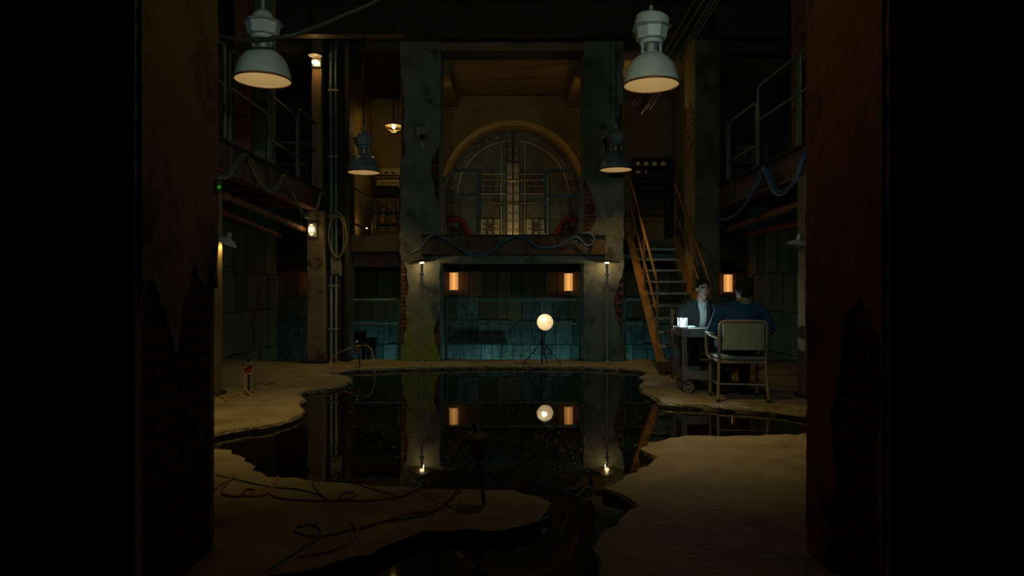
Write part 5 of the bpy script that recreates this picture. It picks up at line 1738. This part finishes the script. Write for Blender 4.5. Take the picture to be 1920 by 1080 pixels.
wc = thing('wooden_chair', (2.24, 8.42, 0), 'dark wooden chair under the man facing the camera', 'chair')
for sx in (-1, 1):
    x = 2.24 + sx * .24
    MB().bar((x, 8.20, 0), (x, 8.20, .42), .035, .035, (0, 1, 0)).build('leg', M['wood_chair'], wc)
    MB().bar((x, 8.66, 0), (x, 8.62, .43), .035, .035, (0, 1, 0)).build('leg', M['wood_chair'], wc)
    MB().bar((x, 8.62, .43), (x, 8.68, .86), .035, .03, (0, 1, 0)).build('back_post', M['wood_chair'], wc)
    MB().bar((x, 8.20, .2), (x, 8.63, .2), .022, .022).build('stretcher', M['wood_chair'], wc)
    MB().tube(spline([(x + sx * .02, 8.20, .42), (x + sx * .035, 8.19, .52), (x + sx * .03, 8.21, .62), (x + sx * .02, 8.30, .645), (x, 8.64, .64)], 5), .018, 8).build('arm', M['wood_chair'], wc, smooth=50)
MB().bbox(1.985, 2.495, 8.18, 8.64, .405, .435, .01).build('seat', M['wood_chair'], wc)
MB().bar((2.0, 8.20, .375), (2.48, 8.20, .375), .02, .05).build('apron', M['wood_chair'], wc)
MB().bar((2.0, 8.20, .2), (2.48, 8.20, .2), .022, .03).build('stretcher', M['wood_chair'], wc)
for z in (.56, .70, .82):
    MB().bar((2.0, 8.655, z), (2.48, 8.655, z), .018, .06).build('back_slat', M['wood_chair'], wc)

# ================================================================== PEOPLE
def fuse(m, voxel, name, material, parent, smooth_it=3, wrinkle=0.0, wscale=9.0, cut=None, seed=0):
    """join closed overlapping pieces into one continuous skin by a voxel remesh"""
    me = bpy.data.meshes.new('tmp')
    me.from_pydata([tuple(p) for p in m.v], [], m.f)
    bm = bmesh.new(); bm.from_mesh(me)
    bmesh.ops.recalc_face_normals(bm, faces=bm.faces[:])
    bm.to_mesh(me); bm.free()
    o = bpy.data.objects.new('tmp', me)
    COL.objects.link(o)
    md = o.modifiers.new('r', 'REMESH')
    md.mode = 'VOXEL'
    md.voxel_size = voxel
    md.adaptivity = 0
    dg = bpy.context.evaluated_depsgraph_get()
    dg.update()
    ev = bpy.data.meshes.new_from_object(o.evaluated_get(dg))
    bpy.data.objects.remove(o)
    bm = bmesh.new(); bm.from_mesh(ev)
    for _ in range(smooth_it):
        bmesh.ops.smooth_vert(bm, verts=bm.verts[:], factor=.5, use_axis_x=True, use_axis_y=True, use_axis_z=True)
    bm.normal_update()
    if wrinkle:
        for v_ in bm.verts:
            p = v_.co * wscale + Vector((seed, seed * 2, 0))
            q = Vector((p.x, p.y, p.z * .6 + .5 * noise.noise(p * .7)))
            k = noise.noise(q) * .7 + noise.noise(q * 2.3) * .35
            v_.co += v_.normal * (k * wrinkle)
    if cut:
        dead = [f for f in bm.faces if cut(f.calc_center_median(), f.normal)]
        bmesh.ops.delete(bm, geom=dead, context='FACES')
    off = WL[parent.name]
    for v_ in bm.verts:
        v_.co -= off
    bm.to_mesh(ev); bm.free()
    ev.name = name
    ev.materials.clear()
    ev.materials.append(material)
    for p in ev.polygons:
        p.use_smooth = True
    ob = bpy.data.objects.new(name, ev)
    COL.objects.link(ob)
    ob.parent = parent
    WL[ob.name] = off
    return ob


def hand(m, wrist, fwd, up, side, curl=.5, k=1.0, spread_=.0):
    """palm, four unequal curled fingers and a thumb leaving the side of the palm"""
    wrist, fwd, up = Vector(wrist), Vector(fwd).normalized(), Vector(up).normalized()
    lat = fwd.cross(up).normalized() * side
    up = lat.cross(fwd).normalized() * side if False else up
    R = Matrix((lat, fwd, up)).transposed()
    pc = wrist + fwd * .048 * k
    m.ball(pc, .040 * k, .052 * k, .016 * k, 12, 8, R)
    m.cap(wrist - fwd * .01, wrist + fwd * .03 * k, .024 * k, .022 * k, 10)
    for i, (o, L) in enumerate(((-.029, .062), (-.010, .074), (.010, .070), (.028, .054))):
        b = wrist + fwd * (.086 * k) + lat * (-o * k)
        d = fwd + lat * (-o * 5 * spread_)
        a = 0
        for j, s in enumerate((.45, .32, .23)):
            a += curl * (.7 if j == 0 else .9)
            dd = (d * math.cos(a) - up * math.sin(a)).normalized()
            e = b + dd * (L * s * 1.25 * k)
            m.cap(b, e, (.0088 - .0009 * j) * k, (.0082 - .001 * j) * k, 8)
            b = e
    b = wrist + fwd * .022 * k + lat * .030 * k
    d = (fwd * .75 + lat * .6 - up * .25).normalized()
    for j, L in enumerate((.040, .030, .024)):
        e = b + d * L * k
        m.cap(b, e, (.0115 - .0012 * j) * k, (.0105 - .0014 * j) * k, 8)
        b = e
        d = (d + fwd * .3 - up * .15).normalized()


def head(m, T, k=1.0):
    """head with its face towards -y of T; T's origin is the head's centre"""
    R = T.to_3x3()

    def B(c, rx, ry, rz, rot=None):
        m.ball(T @ Vector(c), rx * k, ry * k, rz * k, 16, 11, R @ rot if rot is not None else R)
    B((0, .018, .035), .072, .088, .078)           # cranium
    B((0, -.018, .01), .064, .070, .085)           # face mass
    B((0, -.038, -.052), .050, .046, .050)         # jaw
    B((0, -.068, -.088), .024, .020, .020)         # chin
    B((0, -.074, .030), .050, .016, .012)          # brow
    for s in (-1, 1):
        B((s * .036, -.052, -.018), .022, .022, .024)   # cheek bone
        B((s * .043, -.020, -.058), .016, .034, .030)   # jaw corner
        B((s * .073, .012, -.004), .008, .018, .030)    # ear
        B((s * .077, .020, .010), .006, .012, .014)
    # nose: bridge, tip, wings
    m.cap(T @ Vector((0, -.083, .022)), T @ Vector((0, -.102, -.020)), .008 * k, .011 * k, 8)
    for s in (-1, 1):
        m.ball(T @ Vector((s * .011, -.092, -.024)), .008 * k, n=8, m=6)
    B((0, -.082, -.052), .022, .010, .006)
    B((0, -.081, -.061), .018, .010, .006)
    m.cap(T @ Vector((0, .020, -.05)), T @ Vector((0, .045, -.155)), .052 * k, .056 * k, 14)   # neck


def face_parts(T, parent, k=1.0):
    off = WL[parent.name]
    for s in (-1, 1):
        MB().ball(T @ Vector((s * .030, -.0705, .008)), .0095 * k, n=12, m=9).build('eye', M['eye'], parent, smooth=80)
        MB().ball(T @ Vector((s * .030, -.0785, .007)), .0046 * k, .003 * k, .0046 * k, n=10, m=7).build('iris', M['iris'], parent, smooth=80)
        MB().tube([T @ Vector((s * .013, -.090, .030)), T @ Vector((s * .030, -.089, .036)), T @ Vector((s * .048, -.076, .030))], [.004, .0055, .003], 6).build('eyebrow', M['hair'], parent, smooth=60)
        MB().tube([T @ Vector((s * .017, -.077, .013)), T @ Vector((s * .030, -.081, .0155)), T @ Vector((s * .043, -.074, .012))], .0040, 6).build('eyelid', M['skin'], parent, smooth=60)
    MB().ball(T @ Vector((0, -.0905, -.0525)), .021 * k, .005 * k, .0042 * k, 12, 7, T.to_3x3()).build('lips', M['lips'], parent, smooth=80)
    MB().ball(T @ Vector((0, -.0885, -.0605)), .017 * k, .005 * k, .0046 * k, 12, 7, T.to_3x3()).build('lips', M['lips'], parent, smooth=80)


def shoe(m, p, fwd, k=1.0):
    p, fwd = Vector(p), Vector(fwd).normalized()
    lat = fwd.cross(Vector((0, 0, 1)))
    R = Matrix((lat, fwd, Vector((0, 0, 1)))).transposed()
    m.ball(p + fwd * .09 + Vector((0, 0, .04)), .047, .115, .038, 14, 9, R)
    m.ball(p - fwd * .01 + Vector((0, 0, .05)), .040, .06, .05, 12, 8, R)
    m.ball(p + fwd * .14 + Vector((0, 0, .032)), .045, .065, .03, 12, 8, R)
    m.bbox_l = None
    return m


# ---- the man facing the camera
pb = thing('person', (2.24, 8.35, 0), 'seated man facing the camera in a dark jacket over a pale shirt', 'person')
X, Y = 2.235, 8.34
TH = Matrix.Translation((X + .005, 8.14, 1.10)) @ Matrix.Rotation(.10, 4, 'Z') @ Matrix.Rotation(.10, 4, 'X')
m = MB()
head(m, TH, .97)
nk = TH @ Vector((0, .045, -.155))
pel = Vector((X, Y + .04, .50))
m.ball(pel, .16, .12, .11, 16, 10)
m.ball(pel + Vector((0, -.04, .17)), .14, .10, .15, 16, 10)
m.ball((X, 8.27, .80), .165, .105, .15, 16, 10)
m.cap(nk, (X, 8.25, .88), .055, .07)
sh = [Vector((X + s * .185, 8.26, .865)) for s in (-1, 1)]
m.cap(sh[0], sh[1], .055)
el = [Vector((X - .245, 8.18, .60)), Vector((X + .25, 8.2, .60))]
wr = [Vector((X - .135, 7.89, .515)), Vector((X - .02, 7.88, .50))]
for i, s in enumerate((-1, 1)):
    m.cap(sh[i], el[i], .048, .038)
    m.cap(el[i], wr[i], .037, .024)
hip = [pel + Vector((s * .09, -.02, -.01)) for s in (-1, 1)]
kn = [Vector((X - .14, 7.93, .50)), Vector((X + .16, 7.93, .50))]
an = [Vector((X - .13, 8.08, .09)), Vector((X + .14, 8.08, .09))]
for i in range(2):
    m.cap(hip[i], kn[i], .082, .058)
    m.cap(kn[i], an[i], .054, .036)
    m.cap(an[i], an[i] + Vector((0, -.1, -.04)), .032, .03)
hand(m, wr[0], (.72, -.45, -.42), (.35, -.2, .75), 1, .33, 1.05, .3)
hand(m, wr[1], (-.60, -.45, -.50), (-.35, -.2, .75), -1, .42, 1.05, .3)
body = fuse(m, .005, 'body', M['skin'], pb, 4)
face_parts(TH, pb)
# shirt under the jacket
m = MB()
m.ball((X, 8.245, .80), .150, .102, .15, 18, 12)
m.ball(pel + Vector((0, -.05, .16)), .14, .105, .17, 18, 12)
m.cap(sh[0] + Vector((.03, 0, 0)), sh[1] - Vector((.03, 0, 0)), .055)
m.cap((X, 8.205, .885), (X, 8.205, .955), .068, .062)
fuse(m, .009, 'shirt', M['shirt'], pb, 3, .004, 12, seed=3)


def front(x, z, ells):
    """y of the foremost of some ellipsoids (cx, cy, cz, rx, ry, rz) at (x, z)"""
    best = 8.3
    for cx, cy, cz, rx, ry, rz in ells:
        q = 1 - ((x - cx) / rx) ** 2 - ((z - cz) / rz) ** 2
        if q > 0:
            best = min(best, cy - ry * math.sqrt(q))
    return best


SHIRT = [(X, 8.245, .80, .150, .102, .15), (X, pel.y - .05, pel.z + .16, .14, .105, .17)]
JACK = [(X, 8.275, .80, .190, .148, .165), (X, pel.y - .03, pel.z + .15, .19, .165, .20)]
for s in (-1, 1):
    q = [(X, 8.135, .915), (X + s * .014, 8.124, .888), (X + s * .048, 8.140, .905), (X + s * .066, 8.18, .985), (X + s * .034, 8.142, .955)]
    MB().add(q + [(a, b + .006, c) for a, b, c in q], [(0, 1, 2, 3, 4), (9, 8, 7, 6, 5), (0, 5, 6, 1), (1, 6, 7, 2), (2, 7, 8, 3), (3, 8, 9, 4), (4, 9, 5, 0)]).build('shirt_collar', M['shirt'], pb)
for k in range(4):
    zz = .86 - .055 * k
    MB().ball((X + .002, front(X, zz, SHIRT) - .003, zz), .005, n=8, m=6).build('shirt_button', M['shirt'], pb)
# jacket, open down the front
m = MB()
m.ball((X, 8.275, .80), .190, .148, .165, 20, 12)
m.ball(pel + Vector((0, -.03, .15)), .19, .165, .20, 20, 12)
for s in (-1, 1):
    m.cap((X + s * .065, 8.265, .945), sh[0 if s < 0 else 1] + Vector((0, 0, .0)), .050, .070)
m.ball(pel + Vector((0, 0, .02)), .19, .15, .13, 20, 12)
m.cap(sh[0] + Vector((-.012, 0, .0)), sh[1] + Vector((.012, 0, 0)), .070)
m.cap((X - .07, 8.29, .93), (X + .07, 8.29, .93), .060)
for i, s in enumerate((-1, 1)):
    m.cap(sh[i] + Vector((s * .012, 0, -.01)), el[i], .070, .058)
    m.cap(el[i], el[i].lerp(wr[i], .86), .058, .040)


def cut_b(c, n):
    if c.y > 8.25 or c.z < .48 or c.z > 1.0 or n.y > .25:
        return c.z > .985 and abs(c.x - X) < .07
    wv_ = .034 + max(0, c.z - .62) * .05
    if c.z > .9:
        wv_ = .062
    return abs(c.x - X - .006) < wv_ and c.y < 8.26


fuse(m, .008, 'jacket', M['jacket_green'], pb, 3, .010, 9, cut_b, 5)
for s in (-1, 1):      # lapels lie on the jacket's front
    o = MB()
    L = [(.040, .64), (.060, .70), (.085, .80), (.102, .865), (.082, .872), (.096, .905), (.080, .965), (.062, .985), (.054, .93), (.046, .80)]
    v = [(X + .006 + s * a, min(front(X + s * a, min(z, .90), JACK), 8.19 + (.03 if z > .95 else 0)) - .014, z) for a, z in L]
    v += [(a, b + .012, c) for a, b, c in v]
    n = len(L)
    o.add(v, [tuple(range(n)), tuple(range(2 * n - 1, n - 1, -1))] + [(i, n + i, n + (i + 1) % n, (i + 1) % n) for i in range(n)])
    o.build('lapel', M['jacket_green'], pb)
m = MB()
for i in range(2):
    m.cap(hip[i], kn[i], .096, .074)
    m.cap(kn[i], an[i] + Vector((0, 0, .02)), .072, .055)
m.ball(pel, .17, .135, .105, 16, 10)
fuse(m, .009, 'trousers', M['trousers'], pb, 3, .008, 10, seed=8)
for i in range(2):
    m = shoe(MB(), (an[i].x, an[i].y + .02, .0), (0, -1, 0))
    fuse(m, .008, 'shoe', M['shoe'], pb, 2)
# short dark hair
m = MB()
m.ball(TH @ Vector((0, .028, .052)), .078, .090, .076, 18, 12, TH.to_3x3())
rnd = random.Random(4)
for k in range(110):
    a, e = rnd.uniform(0, 2 * PI), rnd.uniform(.12, 1.5)
    d = Vector((math.cos(a) * math.cos(e), math.sin(a) * math.cos(e), math.sin(e)))
    p = Vector((d.x * .078, d.y * .088 + .026, d.z * .078 + .048))
    if p.y < -.045 and p.z < .085:
        continue
    m.ball(TH @ p, rnd.uniform(.010, .017), n=8, m=6)
for s in (-1, 1):
    m.cap(TH @ Vector((s * .070, .0, .045)), TH @ Vector((s * .070, .006, .015)), .010, .006, 8)


def hair_cut(c, n):
    q = TH.inverted() @ c
    return (q.y < -.030 and q.z < .062 + .012 * noise.noise(c * 40)) or (q.z < -.055)


fuse(m, .006, 'hair', M['hair'], pb, 1, .003, 40, hair_cut, 2)

# ---- the man with his back to the camera
pa = thing('person', (2.36, 7.1, 0), 'seated man in a navy jacket with his back to the camera', 'person')
X, Y = 2.345, 7.06
TH = Matrix.Translation((2.385, 7.16, 1.10)) @ Matrix.Rotation(PI + .15, 4, 'Z') @ Matrix.Rotation(.08, 4, 'X')
m = MB()
head(m, TH, 1.0)
nk = TH @ Vector((0, .045, -.155))
pel = Vector((X - .03, Y - .02, .54))
m.ball(pel, .17, .12, .095, 16, 10)
m.ball(pel + Vector((.01, .01, .15)), .15, .11, .15, 16, 10)
m.ball((X, 7.075, .80), .175, .115, .15, 16, 10)
m.cap(nk, (X + .01, 7.08, .90), .056, .075)
sh = [Vector((X - .20, 7.08, .875)), Vector((X + .20, 7.08, .87))]
m.cap(sh[0], sh[1], .058)
el = [Vector((X - .29, 7.10, .68)), Vector((X + .28, 7.08, .70))]
wr = [Vector((X - .19, 7.33, .665)), Vector((X + .235, 7.30, .70))]
for i, s in enumerate((-1, 1)):
    m.cap(sh[i], el[i], .050, .040)
    m.cap(el[i], wr[i], .038, .026)
hip = [pel + Vector((s * .09, .02, .0)) for s in (-1, 1)]
kn = [Vector((X - .17, 7.40, .50)), Vector((X + .15, 7.44, .53))]
an = [Vector((X - .11, 7.36, .09)), Vector((X + .10, 7.30, .09))]
for i in range(2):
    m.cap(hip[i], kn[i], .082, .058)
    m.cap(kn[i], an[i], .054, .036)
    m.cap(an[i], an[i] + Vector((0, .1, -.04)), .032, .03)
hand(m, wr[0], (.35, .9, -.1), (.1, .1, 1), 1, .3)
hand(m, wr[1], (-.1, .95, -.1), (0, .1, 1), -1, .35)
fuse(m, .0055, 'body', M['skin'], pa, 2)
face_parts(TH, pa)
m = MB()
m.ball((X, 7.07, .795), .205, .140, .17, 20, 12)
m.ball(pel + Vector((.012, .0, .15)), .205, .150, .20, 20, 12)
m.ball(pel + Vector((.01, -.01, .02)), .215, .165, .12, 20, 12)
m.cap(sh[0] + Vector((-.01, 0, .0)), sh[1] + Vector((.01, 0, 0)), .076)
m.cap((X - .05, 7.085, .935), (X + .09, 7.085, .935), .062)
for s in (-1, 1):
    m.cap((X + .02 + s * .06, 7.085, .945), sh[0 if s < 0 else 1], .052, .076)
for i, s in enumerate((-1, 1)):
    m.cap(sh[i] + Vector((s * .012, 0, -.01)), el[i], .076, .064)
    m.cap(el[i], el[i].lerp(wr[i], .88), .062, .044)
fuse(m, .008, 'jacket', M['jacket_navy'], pa, 3, .010, 9, lambda c, n: c.z > .985 and abs(c.x - X - .02) < .08, 11)
MB().tube([(X + .012, 6.926, .92), (X + .010, 6.921, .85), (X + .008, 6.917, .76)], .0025, 6).build('back_seam', M['jacket_navy'], pa)
# tan shirt collar above the jacket
cx, cy = X + .028, 7.10
prof = []
o = MB()
o.lathe([(.080, .95), (.074, 1.008), (.068, 1.008), (.072, .95)], 28, Matrix.Translation((cx, cy, 0)), True)
o.build('shirt_collar', M['collar'], pa, smooth=40)
m = MB()
for i in range(2):
    m.cap(hip[i], kn[i], .096, .074)
    m.cap(kn[i], an[i] + Vector((0, 0, .02)), .072, .055)
m.ball(pel, .175, .135, .09, 16, 10)
fuse(m, .009, 'trousers', M['trousers'], pa, 3, .008, 10, seed=18)
for i in range(2):
    m = shoe(MB(), (an[i].x, an[i].y - .02, .0), (0.05, 1, 0))
    fuse(m, .008, 'shoe', M['shoe'], pa, 2)
# thick curly hair
m = MB()
m.ball(TH @ Vector((0, .032, .048)), .086, .094, .082, 18, 12, TH.to_3x3())
m.ball(TH @ Vector((0, .060, -.010)), .070, .055, .065, 18, 12, TH.to_3x3())
m.ball(TH @ Vector((0, .062, -.055)), .060, .036, .045, 18, 12, TH.to_3x3())
rnd = random.Random(9)
for k in range(260):
    a, e = rnd.uniform(0, 2 * PI), rnd.uniform(-.75, 1.5)
    d = Vector((math.cos(a) * math.cos(e), math.sin(a) * math.cos(e), math.sin(e)))
    p = Vector((d.x * .088, d.y * .098 + .030, d.z * .088 + .040))
    if p.y < -.01 and p.z < .075:
        continue
    m.ball(TH @ p, rnd.uniform(.009, .016), n=8, m=6)
fuse(m, .0055, 'hair', M['hair'], pa, 1, .003, 40, None, 6)

bpy.context.view_layer.update()
